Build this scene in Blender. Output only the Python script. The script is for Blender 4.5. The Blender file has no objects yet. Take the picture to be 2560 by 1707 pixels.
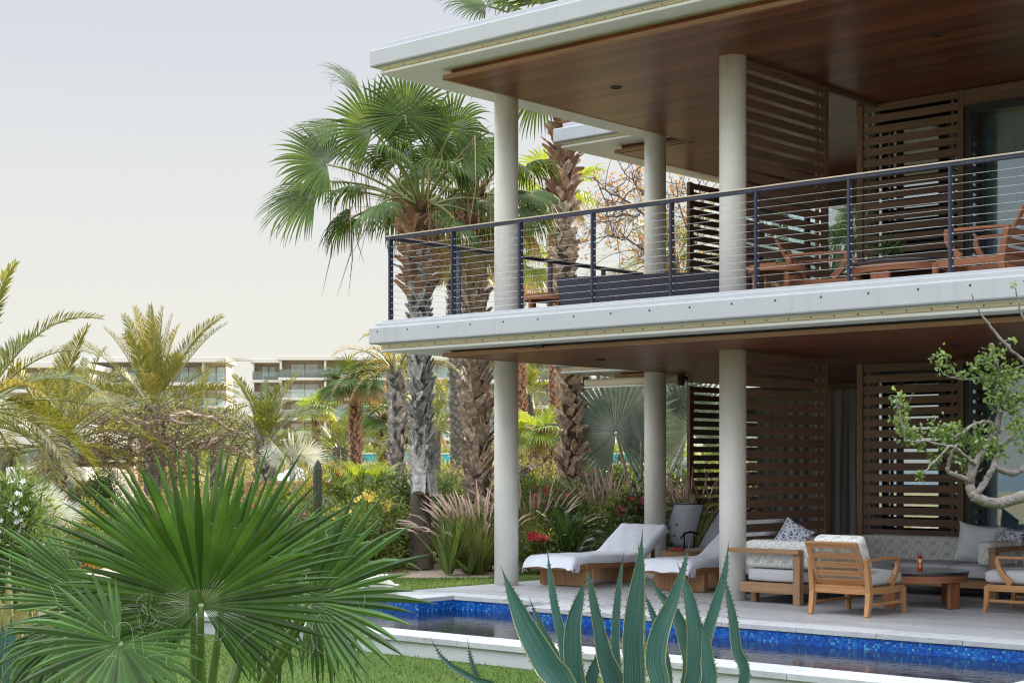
import bpy, math, random
import numpy as np
from mathutils import Vector, Matrix
V = Vector
PI = math.pi
R = math.radians
S = bpy.context.scene
COL = S.collection

# ------------------------------------------------------------------ camera
YAW = R(41.67)          # the view direction is turned this far from the facade's normal
EYE = 1.65
FP = 4100.0             # focal length in pixels of a 2560 px wide frame
HOR = 1163.0            # row of the horizon
cd = bpy.data.cameras.new('camera')
cam = bpy.data.objects.new('camera', cd)
COL.objects.link(cam)
cam.location = (0, 0, EYE)
cam.rotation_euler = (R(90), 0, YAW)
cd.sensor_width = 36
cd.lens = 36 * FP / 2560
cd.shift_y = (HOR - 853.5) / 2560
cd.clip_start = 0.1
cd.clip_end = 3000
S.camera = cam

# ------------------------------------------------------------------ world, sun, exposure
SUN_EL, SUN_AZ = R(23), R(-12)      # azimuth of the sun measured from +Y towards +X
w = bpy.data.worlds.new('World'); S.world = w; w.use_nodes = True
nt = w.node_tree; nt.nodes.clear()
sky = nt.nodes.new('ShaderNodeTexSky'); sky.sky_type = 'NISHITA'; sky.sun_disc = False
sky.sun_elevation = SUN_EL; sky.sun_rotation = SUN_AZ
sky.air_density = 1.2; sky.dust_density = 4.0; sky.ozone_density = 1.5
bg1 = nt.nodes.new('ShaderNodeBackground'); bg1.inputs[1].default_value = 0.05
nt.links.new(sky.outputs[0], bg1.inputs[0])
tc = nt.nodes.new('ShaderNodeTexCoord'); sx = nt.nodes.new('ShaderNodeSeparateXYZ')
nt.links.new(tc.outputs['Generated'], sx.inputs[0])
cr = nt.nodes.new('ShaderNodeValToRGB')     # thin high overcast: cream at the horizon, cooler overhead; unseen zenith raised to light the facade
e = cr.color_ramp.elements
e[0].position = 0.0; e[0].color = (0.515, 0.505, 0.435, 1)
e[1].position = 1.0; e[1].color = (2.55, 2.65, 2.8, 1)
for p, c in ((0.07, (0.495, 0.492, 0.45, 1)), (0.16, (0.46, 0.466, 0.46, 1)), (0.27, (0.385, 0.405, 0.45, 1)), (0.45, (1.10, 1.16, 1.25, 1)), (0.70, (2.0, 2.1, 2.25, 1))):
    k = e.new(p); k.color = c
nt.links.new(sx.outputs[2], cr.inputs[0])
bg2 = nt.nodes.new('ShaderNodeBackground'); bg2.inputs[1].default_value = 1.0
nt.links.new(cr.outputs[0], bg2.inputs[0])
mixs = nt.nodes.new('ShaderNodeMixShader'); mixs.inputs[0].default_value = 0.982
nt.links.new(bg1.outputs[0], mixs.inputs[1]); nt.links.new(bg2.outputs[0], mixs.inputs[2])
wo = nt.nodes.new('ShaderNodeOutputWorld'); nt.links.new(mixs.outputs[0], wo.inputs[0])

sd = bpy.data.lights.new('sun', 'SUN'); sd.energy = 4.8; sd.angle = R(0.6); sd.color = (1.0, 0.80, 0.55)
so = bpy.data.objects.new('sun', sd); COL.objects.link(so)
_sd = V((math.sin(SUN_AZ) * math.cos(SUN_EL), math.cos(SUN_AZ) * math.cos(SUN_EL), math.sin(SUN_EL)))
so.rotation_euler = (-_sd).to_track_quat('-Z', 'Y').to_euler()
S.view_settings.view_transform = 'Standard'; S.view_settings.look = 'None'
S.view_settings.gamma = 1.0; S.view_settings.use_curve_mapping = False
S.view_settings.exposure = 0.82
S.cycles.use_denoising = True
S.cycles.filter_width = 1.2
S.cycles.max_bounces = 8; S.cycles.diffuse_bounces = 4; S.cycles.glossy_bounces = 4
S.cycles.transparent_max_bounces = 24; S.cycles.transmission_bounces = 6
S.cycles.caustics_reflective = False; S.cycles.caustics_refractive = False
S.cycles.sample_clamp_indirect = 6

# ------------------------------------------------------------------ survey helpers (photograph pixel + real distance -> place)
FWD = V((-math.sin(YAW), math.cos(YAW), 0)); RGT = V((math.cos(YAW), math.sin(YAW), 0)); UP = V((0, 0, 1))
def ray(px, py): return FWD + RGT * ((px - 1280) / FP) + UP * ((HOR - py) / FP)
def at(px, py, d): return V((0, 0, EYE)) + ray(px, py) * d            # d = distance along the view direction
def onz(px, py, z):
    r = ray(px, py); return V((0, 0, EYE)) + r * ((z - EYE) / r.z)
def ground_at(px, d, z=0.0):
    p = at(px, HOR, d); return V((p.x, p.y, z))

# ------------------------------------------------------------------ naming
def tag(o, label=None, cat=None, group=None, kind=None):
    if label: o['label'] = label
    if cat: o['category'] = cat
    if group: o['group'] = group
    if kind: o['kind'] = kind
    return o
def empty(name, loc, label=None, cat=None, group=None, rz=0.0):
    o = bpy.data.objects.new(name, None); COL.objects.link(o)
    o.location = loc; o.rotation_euler = (0, 0, rz); o.empty_display_size = 0.1
    return tag(o, label, cat, group)
def put(name, mesh, parent=None, loc=(0, 0, 0), rot=None):
    o = bpy.data.objects.new(name, mesh); COL.objects.link(o)
    o.location = loc
    if rot is not None: o.rotation_euler = rot
    if parent is not None: o.parent = parent
    return o
def copy_tree(o, parent=None):
    c = o.copy(); COL.objects.link(c)
    if parent is not None: c.parent = parent
    for ch in list(o.children): copy_tree(ch, c)
    return c

# ------------------------------------------------------------------ mesh builder
class MB:
    def __init__(s, seed=0):
        s.v = []; s.f = []; s.uv = []; s.m = []; s.sm = []; s.r = random.Random(seed)
    def quad(s, pts, uvs=None, m=0, smooth=False):
        n = len(s.v); s.v.extend([tuple(p) for p in pts]); s.f.append(tuple(range(n, n + len(pts))))
        s.uv.append(uvs if uvs else [(0, 0)] * len(pts)); s.m.append(m); s.sm.append(smooth)
    def beam(s, a, b, w, h, up=(0, 0, 1), m=0, w2=None, h2=None):
        """bar from a to b, w wide (sideways), h high (along up); uv runs along its length"""
        a = V(a); b = V(b); d = (b - a); L = d.length
        if L < 1e-6: return
        d /= L; u = V(up)
        x = d.cross(u)
        if x.length < 1e-4: x = d.cross(V((0, 1, 0)))
        x.normalize(); u = x.cross(d).normalized()
        w2 = w if w2 is None else w2; h2 = h if h2 is None else h2
        A = [a + x * (i * w / 2) + u * (j * h / 2) for i, j in ((-1, -1), (1, -1), (1, 1), (-1, 1))]
        B = [b + x * (i * w2 / 2) + u * (j * h2 / 2) for i, j in ((-1, -1), (1, -1), (1, 1), (-1, 1))]
        n = len(s.v); s.v.extend([tuple(p) for p in A + B])
        ou, ov = s.r.random() * 7, s.r.random() * 7
        for k in range(4):
            k2 = (k + 1) % 4; e = w if k % 2 == 0 else h
            s.f.append((n + k, n + k2, n + 4 + k2, n + 4 + k))
            s.uv.append([(ou, ov), (ou, ov + e), (ou + L, ov + e), (ou + L, ov)]); s.m.append(m); s.sm.append(False); ov += e
        s.f.append((n + 3, n + 2, n + 1, n)); s.uv.append([(ou, ov), (ou + .01, ov), (ou + .01, ov + w), (ou, ov + w)]); s.m.append(m); s.sm.append(False)
        s.f.append((n + 4, n + 5, n + 6, n + 7)); s.uv.append([(ou, ov), (ou + .01, ov), (ou + .01, ov + w), (ou, ov + w)]); s.m.append(m); s.sm.append(False)
    def strip(s, rows, m=0, smooth=False):
        """rows of three points (edge, rib, edge) joined into one folded ribbon"""
        n = len(s.v); K = len(rows) - 1
        for r_ in rows: s.v.extend([tuple(p) for p in r_])
        for k in range(K):
            a = n + 3 * k; v, v2 = k / K, (k + 1) / K
            for j in (0, 1):
                s.f.append((a + j, a + j + 1, a + j + 4, a + j + 3)); s.uv.append([(j / 2, v), (j / 2 + .5, v), (j / 2 + .5, v2), (j / 2, v2)]); s.m.append(m); s.sm.append(smooth)
    def box(s, x0, x1, y0, y1, z0, z1, m=0):
        dx, dy, dz = x1 - x0, y1 - y0, z1 - z0
        cx, cy, cz = (x0 + x1) / 2, (y0 + y1) / 2, (z0 + z1) / 2
        if dx >= dy and dx >= dz: s.beam((x0, cy, cz), (x1, cy, cz), dy, dz, m=m)
        elif dy >= dz: s.beam((cx, y0, cz), (cx, y1, cz), dx, dz, m=m)
        else: s.beam((cx, cy, z0), (cx, cy, z1), dx, dy, up=(0, 1, 0), m=m)
    def path(s, pts, w, h, up=(0, 0, 1), m=0):
        """rectangular bar swept through points; w, h numbers or lists"""
        P = [V(p) for p in pts]; n = len(P)
        W = w if isinstance(w, (list, tuple)) else [w] * n; H = h if isinstance(h, (list, tuple)) else [h] * n
        base = len(s.v); L = 0; ou = s.r.random() * 5; ls = []
        for i, p in enumerate(P):
            d = (P[min(i + 1, n - 1)] - P[max(i - 1, 0)]).normalized()
            x = d.cross(V(up)).normalized(); u = x.cross(d)
            for a, b in ((-1, -1), (1, -1), (1, 1), (-1, 1)): s.v.append(tuple(p + x * a * W[i] / 2 + u * b * H[i] / 2))
            if i: L += (P[i] - P[i - 1]).length
            ls.append(L)
        for i in range(n - 1):
            for k in range(4):
                k2 = (k + 1) % 4; q = base + 4 * i
                s.f.append((q + k, q + k2, q + 4 + k2, q + 4 + k)); v0 = k * .1
                s.uv.append([(ou + ls[i], v0), (ou + ls[i], v0 + .05), (ou + ls[i + 1], v0 + .05), (ou + ls[i + 1], v0)]); s.m.append(m); s.sm.append(False)
        s.f.append((base + 3, base + 2, base + 1, base)); s.uv.append([(0, 0)] * 4); s.m.append(m); s.sm.append(False)
        q = base + 4 * (n - 1); s.f.append((q, q + 1, q + 2, q + 3)); s.uv.append([(0, 0)] * 4); s.m.append(m); s.sm.append(False)
    def tube(s, pts, rad, n=8, m=0, cap=True, smooth=True):
        P = [V(p) for p in pts]; N = len(P)
        if not isinstance(rad, (list, tuple)): rad = [rad] * N
        base = len(s.v); d = (P[1] - P[0]).normalized()
        x = d.orthogonal().normalized(); L = 0
        for i, p in enumerate(P):
            d = (P[min(i + 1, N - 1)] - P[max(i - 1, 0)]).normalized()
            x = (x - d * x.dot(d)); x = x.normalized() if x.length > 1e-5 else d.orthogonal().normalized()
            y = d.cross(x)
            for k in range(n):
                a = 2 * PI * k / n
                s.v.append(tuple(p + (x * math.cos(a) + y * math.sin(a)) * rad[i]))
        for i in range(N - 1):
            l0 = L; L += (P[i + 1] - P[i]).length
            for k in range(n):
                k2 = (k + 1) % n; q = base + n * i
                s.f.append((q + k, q + k2, q + n + k2, q + n + k))
                s.uv.append([(l0, k / n), (l0, (k + 1) / n), (L, (k + 1) / n), (L, k / n)]); s.m.append(m); s.sm.append(smooth)
        if cap:
            s.f.append(tuple(base + k for k in reversed(range(n)))); s.uv.append([(0, 0)] * n); s.m.append(m); s.sm.append(False)
            q = base + n * (N - 1); s.f.append(tuple(q + k for k in range(n))); s.uv.append([(0, 0)] * n); s.m.append(m); s.sm.append(False)
    def lathe(s, prof, n=24, c=(0, 0, 0), m=0, smooth=True, caps=True):
        base = len(s.v); N = len(prof)
        for r, z in prof:
            for k in range(n):
                a = 2 * PI * k / n; s.v.append((c[0] + r * math.cos(a), c[1] + r * math.sin(a), c[2] + z))
        for i in range(N - 1):
            for k in range(n):
                k2 = (k + 1) % n; q = base + n * i
                s.f.append((q + k, q + k2, q + n + k2, q + n + k)); s.uv.append([(k / n, prof[i][1]), ((k + 1) / n, prof[i][1]), ((k + 1) / n, prof[i + 1][1]), (k / n, prof[i + 1][1])]); s.m.append(m); s.sm.append(smooth)
        if caps:
            s.f.append(tuple(base + k for k in reversed(range(n)))); s.uv.append([(0, 0)] * n); s.m.append(m); s.sm.append(False)
            q = base + n * (N - 1); s.f.append(tuple(q + k for k in range(n)))
            s.uv.append([(math.cos(2 * PI * k / n), math.sin(2 * PI * k / n)) for k in range(n)]); s.m.append(m); s.sm.append(False)
    def prism(s, poly, z0, z1, m=0, bottom=True):
        n = len(s.v); N = len(poly)
        s.v.extend([(x, y, z0) for x, y in poly]); s.v.extend([(x, y, z1) for x, y in poly])
        for k in range(N):
            k2 = (k + 1) % N; L = math.dist(poly[k], poly[k2])
            s.f.append((n + k, n + k2, n + N + k2, n + N + k)); s.uv.append([(0, z0), (L, z0), (L, z1), (0, z1)]); s.m.append(m); s.sm.append(False)
        s.f.append(tuple(n + N + k for k in range(N))); s.uv.append([tuple(p) for p in poly]); s.m.append(m); s.sm.append(False)
        s.f.append(tuple(n + k for k in reversed(range(N)))); s.uv.append([tuple(p) for p in reversed(poly)]); s.m.append(m); s.sm.append(False)
    def soft(s, x0, x1, y0, y1, z0, z1, r=.05, n=8, puff=.0, m=0, T=None, wob=0.0):
        """cushion: a rounded box whose big faces swell"""
        C = V(((x0 + x1) / 2, (y0 + y1) / 2, (z0 + z1) / 2)); Hh = V(((x1 - x0) / 2, (y1 - y0) / 2, (z1 - z0) / 2))
        r = min(r, min(Hh) * .98); I = Hh - V((r, r, r)); ph = s.r.random() * 9
        idx = {}
        def vert(p):
            key = (round(p.x, 5), round(p.y, 5), round(p.z, 5))
            if key in idx: return idx[key]
            q = V([max(-I[k], min(I[k], p[k])) for k in range(3)]); dd = p - q
            if dd.length > 1e-9: dd.normalize()
            o = q + dd * r
            t = [1 - (o[k] / Hh[k]) ** 2 if Hh[k] > 0 else 0 for k in range(3)]; t = [max(0, x) for x in t]
            ax = min(range(3), key=lambda k: Hh[k]); others = [k for k in range(3) if k != ax]
            o[ax] += math.copysign(puff * t[others[0]] * t[others[1]], o[ax]) if abs(o[ax]) > 1e-6 else 0
            if wob: o[ax] += wob * math.sin(o[others[0]] * 9 + ph) * math.cos(o[others[1]] * 7 + ph * 2) * (t[others[0]] + .3)
            o = o + C
            if T: o = T(o)
            idx[key] = len(s.v); s.v.append(tuple(o)); return idx[key]
        for ax in range(3):
            a, b = [k for k in range(3) if k != ax]
            for sg in (-1, 1):
                for i in range(n):
                    for j in range(n):
                        cs = []; uvs = []
                        for di, dj in ((0, 0), (1, 0), (1, 1), (0, 1)):
                            p = V((0, 0, 0)); p[ax] = sg * Hh[ax]; p[a] = Hh[a] * (-1 + 2 * (i + di) / n); p[b] = Hh[b] * (-1 + 2 * (j + dj) / n)
                            cs.append(vert(p)); uvs.append((p[a] + C[a], p[b] + C[b]))
                        if (sg > 0) == (ax == 1): cs.reverse(); uvs.reverse()
                        s.f.append(tuple(cs)); s.uv.append(uvs); s.m.append(m); s.sm.append(True)
    def mesh(s, name, mats):
        me = bpy.data.meshes.new(name); me.from_pydata(s.v, [], s.f)
        for mt in (mats if isinstance(mats, (list, tuple)) else [mats]): me.materials.append(mt)
        me.polygons.foreach_set('material_index', s.m); me.polygons.foreach_set('use_smooth', s.sm)
        l = me.uv_layers.new(name='UVMap'); l.data.foreach_set('uv', [c for f in s.uv for p in f for c in p])
        me.update(); return me
    def build(s, name, mats, parent=None, loc=(0, 0, 0), bevel=0, seg=2, rot=None):
        o = put(name, s.mesh(name, mats), parent, loc, rot)
        if bevel:
            b = o.modifiers.new('bevel', 'BEVEL'); b.width = bevel; b.segments = seg; b.limit_method = 'ANGLE'; b.angle_limit = R(40); b.harden_normals = False
        return o

def np_mesh(name, verts, faces, mats, smooth=False):
    """verts (n,3), faces (m,k) numpy -> mesh"""
    me = bpy.data.meshes.new(name); nv, nf, k = len(verts), len(faces), faces.shape[1]
    me.vertices.add(nv); me.vertices.foreach_set('co', verts.astype(np.float32).ravel())
    me.loops.add(nf * k); me.loops.foreach_set('vertex_index', faces.astype(np.int32).ravel())
    me.polygons.add(nf); me.polygons.foreach_set('loop_start', np.arange(0, nf * k, k, dtype=np.int32))
    me.polygons.foreach_set('use_smooth', np.full(nf, smooth))
    for mt in (mats if isinstance(mats, (list, tuple)) else [mats]): me.materials.append(mt)
    me.update(calc_edges=True); me.validate(); return me

# ------------------------------------------------------------------ materials
def new_mat(name):
    m = bpy.data.materials.new(name); m.use_nodes = True; n = m.node_tree; n.nodes.clear()
    out = n.nodes.new('ShaderNodeOutputMaterial'); b = n.nodes.new('ShaderNodeBsdfPrincipled')
    n.links.new(b.outputs[0], out.inputs[0]); return m, n, b, out
def L_(n, a, b): n.links.new(a, b)
def ramp(n, fac, cols, pos=None):
    r = n.nodes.new('ShaderNodeValToRGB'); el = r.color_ramp.elements
    pos = pos or [i / (len(cols) - 1) for i in range(len(cols))]
    for i, (p, c) in enumerate(zip(pos, cols)):
        k = el[i] if i < 2 else el.new(p)
        k.position = p; k.color = tuple(c) + (1,)
    L_(n, fac, r.inputs[0]); return r.outputs[0]
def noise(n, vec, scale, detail=4, rough=.6):
    t = n.nodes.new('ShaderNodeTexNoise'); t.inputs['Scale'].default_value = scale; t.inputs['Detail'].default_value = detail; t.inputs['Roughness'].default_value = rough
    if vec is not None: L_(n, vec, t.inputs['Vector'])
    return t.outputs[0]
def coords(n, kind='Object', stretch=(1, 1, 1), rnd=False):
    c = n.nodes.new('ShaderNodeTexCoord'); mp = n.nodes.new('ShaderNodeMapping'); mp.inputs['Scale'].default_value = stretch
    if kind == 'World':
        g = n.nodes.new('ShaderNodeNewGeometry'); L_(n, g.outputs['Position'], mp.inputs[0])
    else: L_(n, c.outputs[kind], mp.inputs[0])
    if rnd:
        oi = n.nodes.new('ShaderNodeObjectInfo'); ml = n.nodes.new('ShaderNodeMath'); ml.operation = 'MULTIPLY'; ml.inputs[1].default_value = 37.0
        L_(n, oi.outputs['Random'], ml.inputs[0]); L_(n, ml.outputs[0], mp.inputs['Location'])
    return mp.outputs[0]
def math_(n, op, a, b=None, c=None):
    m = n.nodes.new('ShaderNodeMath'); m.operation = op
    for i, x in enumerate((a, b, c)):
        if x is None: continue
        if isinstance(x, (int, float)): m.inputs[i].default_value = x
        else: L_(n, x, m.inputs[i])
    return m.outputs[0]
def mixc(n, fac, a, b, mode='MIX'):
    m = n.nodes.new('ShaderNodeMix'); m.data_type = 'RGBA'; m.blend_type = mode
    for i, x in ((0, fac), (6, a), (7, b)):
        if isinstance(x, (int, float)): m.inputs[i].default_value = x
        elif isinstance(x, tuple): m.inputs[i].default_value = x + (1,)
        else: L_(n, x, m.inputs[i])
    return m.outputs[2]
def bump(n, b, h, strength, dist=.02):
    u = n.nodes.new('ShaderNodeBump'); u.inputs['Strength'].default_value = strength; u.inputs['Distance'].default_value = dist
    L_(n, h, u.inputs['Height']); L_(n, u.outputs[0], b.inputs['Normal'])
def vary(n, col, lo, hi, island=False):
    """brightness that differs from object to object, or from leaf to leaf"""
    if island: r = n.nodes.new('ShaderNodeNewGeometry').outputs['Random Per Island']
    else: r = n.nodes.new('ShaderNodeObjectInfo').outputs['Random']
    mr = n.nodes.new('ShaderNodeMapRange'); mr.inputs[3].default_value = lo; mr.inputs[4].default_value = hi; L_(n, r, mr.inputs[0])
    h = n.nodes.new('ShaderNodeHueSaturation'); L_(n, mr.outputs[0], h.inputs['Value']); L_(n, col, h.inputs['Color']); return h.outputs[0]

def plain(name, col, rough=.6, metal=0, spec=.5, nscale=6, var=.12, bmp=.0, bscale=60, coord='Object', stains=None, obj=0):
    m, n, b, o = new_mat(name); c = coords(n, coord)
    lo = tuple(x * (1 - var) for x in col); hi = tuple(min(1, x * (1 + var)) for x in col)
    k = ramp(n, noise(n, c, nscale, 5), [lo, hi], [.3, .7])
    if stains:
        s = ramp(n, noise(n, coords(n, coord, stains[2]), stains[1], 6), [(0, 0, 0), (1, 1, 1)], [.56, .72])
        k = mixc(n, math_(n, 'MULTIPLY', s, stains[3]), k, stains[0])
    if obj: k = vary(n, k, 1 - obj, 1 + obj)
    L_(n, k, b.inputs['Base Color']); b.inputs['Roughness'].default_value = rough; b.inputs['Metallic'].default_value = metal
    b.inputs['Specular IOR Level'].default_value = spec
    if bmp: bump(n, b, noise(n, c, bscale, 4), bmp)
    return m
def wood(name, dark, light, rough=.45, grain=26, coord='UV', var=.18, spec=.5, coat=0):
    m, n, b, o = new_mat(name)
    c = coords(n, coord, (1.2, grain, grain), rnd=True); c2 = coords(n, coord, (.7, 5, 5), rnd=True)
    a = noise(n, c, 1.6, 6, .65); d = noise(n, c2, 1.4, 3)
    k = ramp(n, a, [dark, tuple((x + y) / 2 for x, y in zip(dark, light)), light], [.3, .5, .72])
    k = mixc(n, math_(n, 'MULTIPLY', d, .55), k, dark)
    k = vary(n, k, 1 - var, 1 + var)
    L_(n, k, b.inputs['Base Color']); b.inputs['Roughness'].default_value = rough; b.inputs['Specular IOR Level'].default_value = spec
    L_(n, math_(n, 'MULTIPLY_ADD', a, .25, rough - .12), b.inputs['Roughness'])
    if coat: b.inputs['Coat Weight'].default_value = coat; b.inputs['Coat Roughness'].default_value = .25
    bump(n, b, a, .25, .003); return m
def leafm(name, cols, rough=.45, trans=.35, tcol=None, var=.3, nscale=1.5, spec=.5, coord='Object', island=True, tipc=None):
    m, n, b, o = new_mat(name)
    k = ramp(n, noise(n, coords(n, coord, rnd=False), nscale, 3), cols, None)
    if tipc:
        s_ = n.nodes.new('ShaderNodeSeparateXYZ'); L_(n, n.nodes.new('ShaderNodeUVMap').outputs[0], s_.inputs[0])
        k = mixc(n, ramp(n, math_(n, 'ADD', s_.outputs[1], math_(n, 'MULTIPLY', noise(n, coords(n, coord), 9, 2), .12)), [(0, 0, 0), (1, 1, 1)], [1.0, 1.06]), k, tipc)
    k = vary(n, k, 1 - var, 1 + var, island)
    L_(n, k, b.inputs['Base Color']); b.inputs['Roughness'].default_value = rough; b.inputs['Specular IOR Level'].default_value = spec
    if trans:
        t = n.nodes.new('ShaderNodeBsdfTranslucent'); 
        tk = mixc(n, 1.0, k, tcol or (1.6, 1.7, .6), 'MULTIPLY')
        L_(n, tk, t.inputs[0]); ms = n.nodes.new('ShaderNodeMixShader'); ms.inputs[0].default_value = trans
        L_(n, b.outputs[0], ms.inputs[1]); L_(n, t.outputs[0], ms.inputs[2]); L_(n, ms.outputs[0], o.inputs[0])
    return m
def glass(name, tint=(.8, .9, .95), base=.08, rough=.0):
    m, n, b, o = new_mat(name); n.nodes.remove(b)
    t = n.nodes.new('ShaderNodeBsdfTransparent'); t.inputs[0].default_value = tint + (1,)
    g = n.nodes.new('ShaderNodeBsdfGlossy'); g.inputs['Roughness'].default_value = rough; g.inputs[0].default_value = (.9, .96, 1, 1)
    f = n.nodes.new('ShaderNodeFresnel'); f.inputs[0].default_value = 1.5
    fac = math_(n, 'ADD', math_(n, 'MULTIPLY', f.outputs[0], 1.6), base)
    ms = n.nodes.new('ShaderNodeMixShader'); L_(n, fac, ms.inputs[0]); L_(n, t.outputs[0], ms.inputs[1]); L_(n, g.outputs[0], ms.inputs[2])
    L_(n, ms.outputs[0], o.inputs[0]); return m
M = {}
M['stucco'] = plain('painted_stucco', (.43, .445, .475), .75, nscale=2.2, var=.035, bmp=.12, bscale=90, coord='World', stains=((.30, .33, .34), 1.3, (7, 7, .5), .35))
M['soffit'] = plain('cream_soffit', (.82, .70, .54), .8, nscale=3, var=.04, bmp=.1, bscale=80, coord='World')
M['trim'] = plain('white_trim', (.80, .80, .76), .55, nscale=3, var=.04, coord='World')
M['column'] = plain('column_paint', (.80, .785, .745), .55, nscale=3, var=.05, bmp=.08, bscale=70, coord='World', stains=((.56, .56, .48), 1.4, (3, 3, .35), .6))
M['coping'] = plain('travertine', (.42, .435, .455), .6, nscale=9, var=.12, bmp=.3, bscale=40, coord='World', stains=((.29, .26, .21), 5, (1, 1, 2.5), .6), obj=.07)
M['bolt'] = plain('dark_bolt', (.03, .03, .03), .5)
M['ceilwood'] = wood('ceiling_wood', (.075, .019, .009), (.33, .105, .048), .34, 30, var=.32, spec=.28)
M['slatwood'] = wood('slat_wood', (.085, .046, .030), (.26, .15, .09), .5, 30, var=.16)
M['edgewood'] = wood('edge_wood', (.28, .13, .065), (.48, .27, .15), .5, 30, var=.1)
M['teak'] = wood('teak', (.27, .12, .045), (.58, .31, .13), .42, 24, var=.12)
M['teakdark'] = wood('oiled_teak', (.17, .055, .022), (.40, .16, .07), .42, 24, var=.12)
M['teakgrey'] = wood('weathered_teak', (.20, .11, .055), (.42, .25, .13), .5, 24, var=.1)
M['rail'] = plain('navy_metal', (.045, .050, .085), .4, metal=.4, nscale=9, var=.2)
M['cable'] = plain('steel_cable', (.55, .55, .55), .4, metal=.6)
M['frame'] = plain('black_frame', (.015, .016, .022), .4)
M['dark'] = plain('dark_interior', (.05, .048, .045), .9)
M['glass'] = glass('door_glass', (.72, .84, .90), .08); M['glassr'] = glass('side_glass', (.72, .84, .88), .28)
M['clear'] = glass('clear_glass', (.85, .95, .95), .03)
M['plaster'] = plain('pool_wall_plaster', (.47, .50, .51), .8, nscale=3, var=.04, coord='World', bmp=.2, bscale=30, stains=((.38, .36, .31), 7, (1, 1, 1.6), .75))
M['white'] = plain('white_fabric', (.74, .78, .86), .9, nscale=8, var=.05)
M['greycush'] = plain('grey_cushion', (.46, .47, .49), .9, nscale=60, var=.08)
M['sling'] = plain('grey_sling', (.25, .27, .30), .8, nscale=150, var=.35)
M['slate'] = plain('dark_slate', (.02, .022, .03), .12, nscale=30, var=.5)
M['red'] = plain('red_leather', (.35, .02, .02), .5)
M['curtain'] = plain('taupe_curtain', (.24, .22, .205), .85, nscale=30, var=.1)
M['gravel'] = None

def m_terrace():
    m, n, b, o = new_mat('terrace_stone'); c = coords(n, 'World')
    k = ramp(n, noise(n, coords(n, 'World', (.35, 1.6, 1)), 1.6, 6), [(.31, .32, .345), (.40, .41, .43), (.48, .485, .49)], [.3, .5, .7])
    k2 = ramp(n, noise(n, c, 14, 6), [(.8, .8, .8), (1, 1, 1)], [.35, .6])
    k = mixc(n, 1.0, k, k2, 'MULTIPLY')
    # joints of large slabs
    br = n.nodes.new('ShaderNodeTexBrick'); br.inputs['Scale'].default_value = 1; br.offset = .5
    br.inputs['Mortar Size'].default_value = .004; br.inputs['Brick Width'].default_value = 1.2; br.inputs['Row Height'].default_value = .6
    L_(n, c, br.inputs[0]); k = mixc(n, math_(n, 'MULTIPLY', br.outputs['Fac'], .5), k, (.2, .2, .2))
    L_(n, k, b.inputs['Base Color']); b.inputs['Specular IOR Level'].default_value = .5
    L_(n, ramp(n, noise(n, c, 3, 5), [(.28,) * 3, (.55,) * 3]), b.inputs['Roughness']); bump(n, b, noise(n, c, 30, 5), .1, .01); return m
M['terrace'] = m_terrace()
def m_mosaic():
    m, n, b, o = new_mat('blue_mosaic')
    uv = coords(n, 'UV', (40, 40, 40)); fl = n.nodes.new('ShaderNodeVectorMath'); fl.operation = 'FLOOR'; L_(n, uv, fl.inputs[0])
    wn = n.nodes.new('ShaderNodeTexWhiteNoise'); wn.noise_dimensions = '3D'; L_(n, fl.outputs[0], wn.inputs[0])
    k = ramp(n, wn.outputs['Value'], [(.006, .05, .30), (.008, .09, .42), (.012, .13, .50), (.02, .20, .56), (.10, .38, .62), (.05, .09, .45)], [0, .35, .7, .9, .97, 1])
    k.node.color_ramp.interpolation = 'CONSTANT' if False else 'LINEAR'
    fr = n.nodes.new('ShaderNodeVectorMath'); fr.operation = 'FRACTION'; L_(n, uv, fr.inputs[0])
    s = n.nodes.new('ShaderNodeSeparateXYZ'); L_(n, fr.outputs[0], s.inputs[0])
    g = math_(n, 'MAXIMUM', math_(n, 'LESS_THAN', s.outputs[0], .12), math_(n, 'LESS_THAN', s.outputs[1], .12))
    k = mixc(n, g, k, (.008, .03, .10)); L_(n, k, b.inputs['Base Color']); b.inputs['Roughness'].default_value = .2; b.inputs['Specular IOR Level'].default_value = .6
    return m
M['mosaic'] = m_mosaic()
def m_water():
    m, n, b, o = new_mat('pool_water'); c = coords(n, 'World')
    b.inputs['Base Color'].default_value = (.002, .008, .026, 1); b.inputs['Roughness'].default_value = .015; b.inputs['IOR'].default_value = 1.33
    b.inputs['Specular IOR Level'].default_value = .62
    a = noise(n, coords(n, 'World', (.6, 1.3, 1)), 7, 3, .55); d = noise(n, c, 22, 2)
    h = math_(n, 'ADD', a, math_(n, 'MULTIPLY', d, .35)); bump(n, b, h, .28, .012); return m
M['water'] = m_water()
def m_sea():
    m, n, b, o = new_mat('sea_water'); c = coords(n, 'World')
    b.inputs['Base Color'].default_value = (.03, .12, .19, 1); b.inputs['Roughness'].default_value = .12
    bump(n, b, noise(n, c, .6, 5), 1.0, .5); return m
M['sea'] = m_sea()
def m_lawn():
    m, n, b, o = new_mat('lawn'); c = coords(n, 'World')
    k = ramp(n, noise(n, c, 1.2, 4), [(.065, .12, .02), (.11, .165, .035), (.17, .215, .06)], [.3, .5, .72])
    k = mixc(n, math_(n, 'MULTIPLY', noise(n, c, 70, 4), .8), k, (.025, .07, .012)); L_(n, k, b.inputs['Base Color'])
    b.inputs['Roughness'].default_value = .9; b.inputs['Specular IOR Level'].default_value = .15; bump(n, b, noise(n, c, 90, 4), .9, .02); return m
M['lawn'] = m_lawn()
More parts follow.
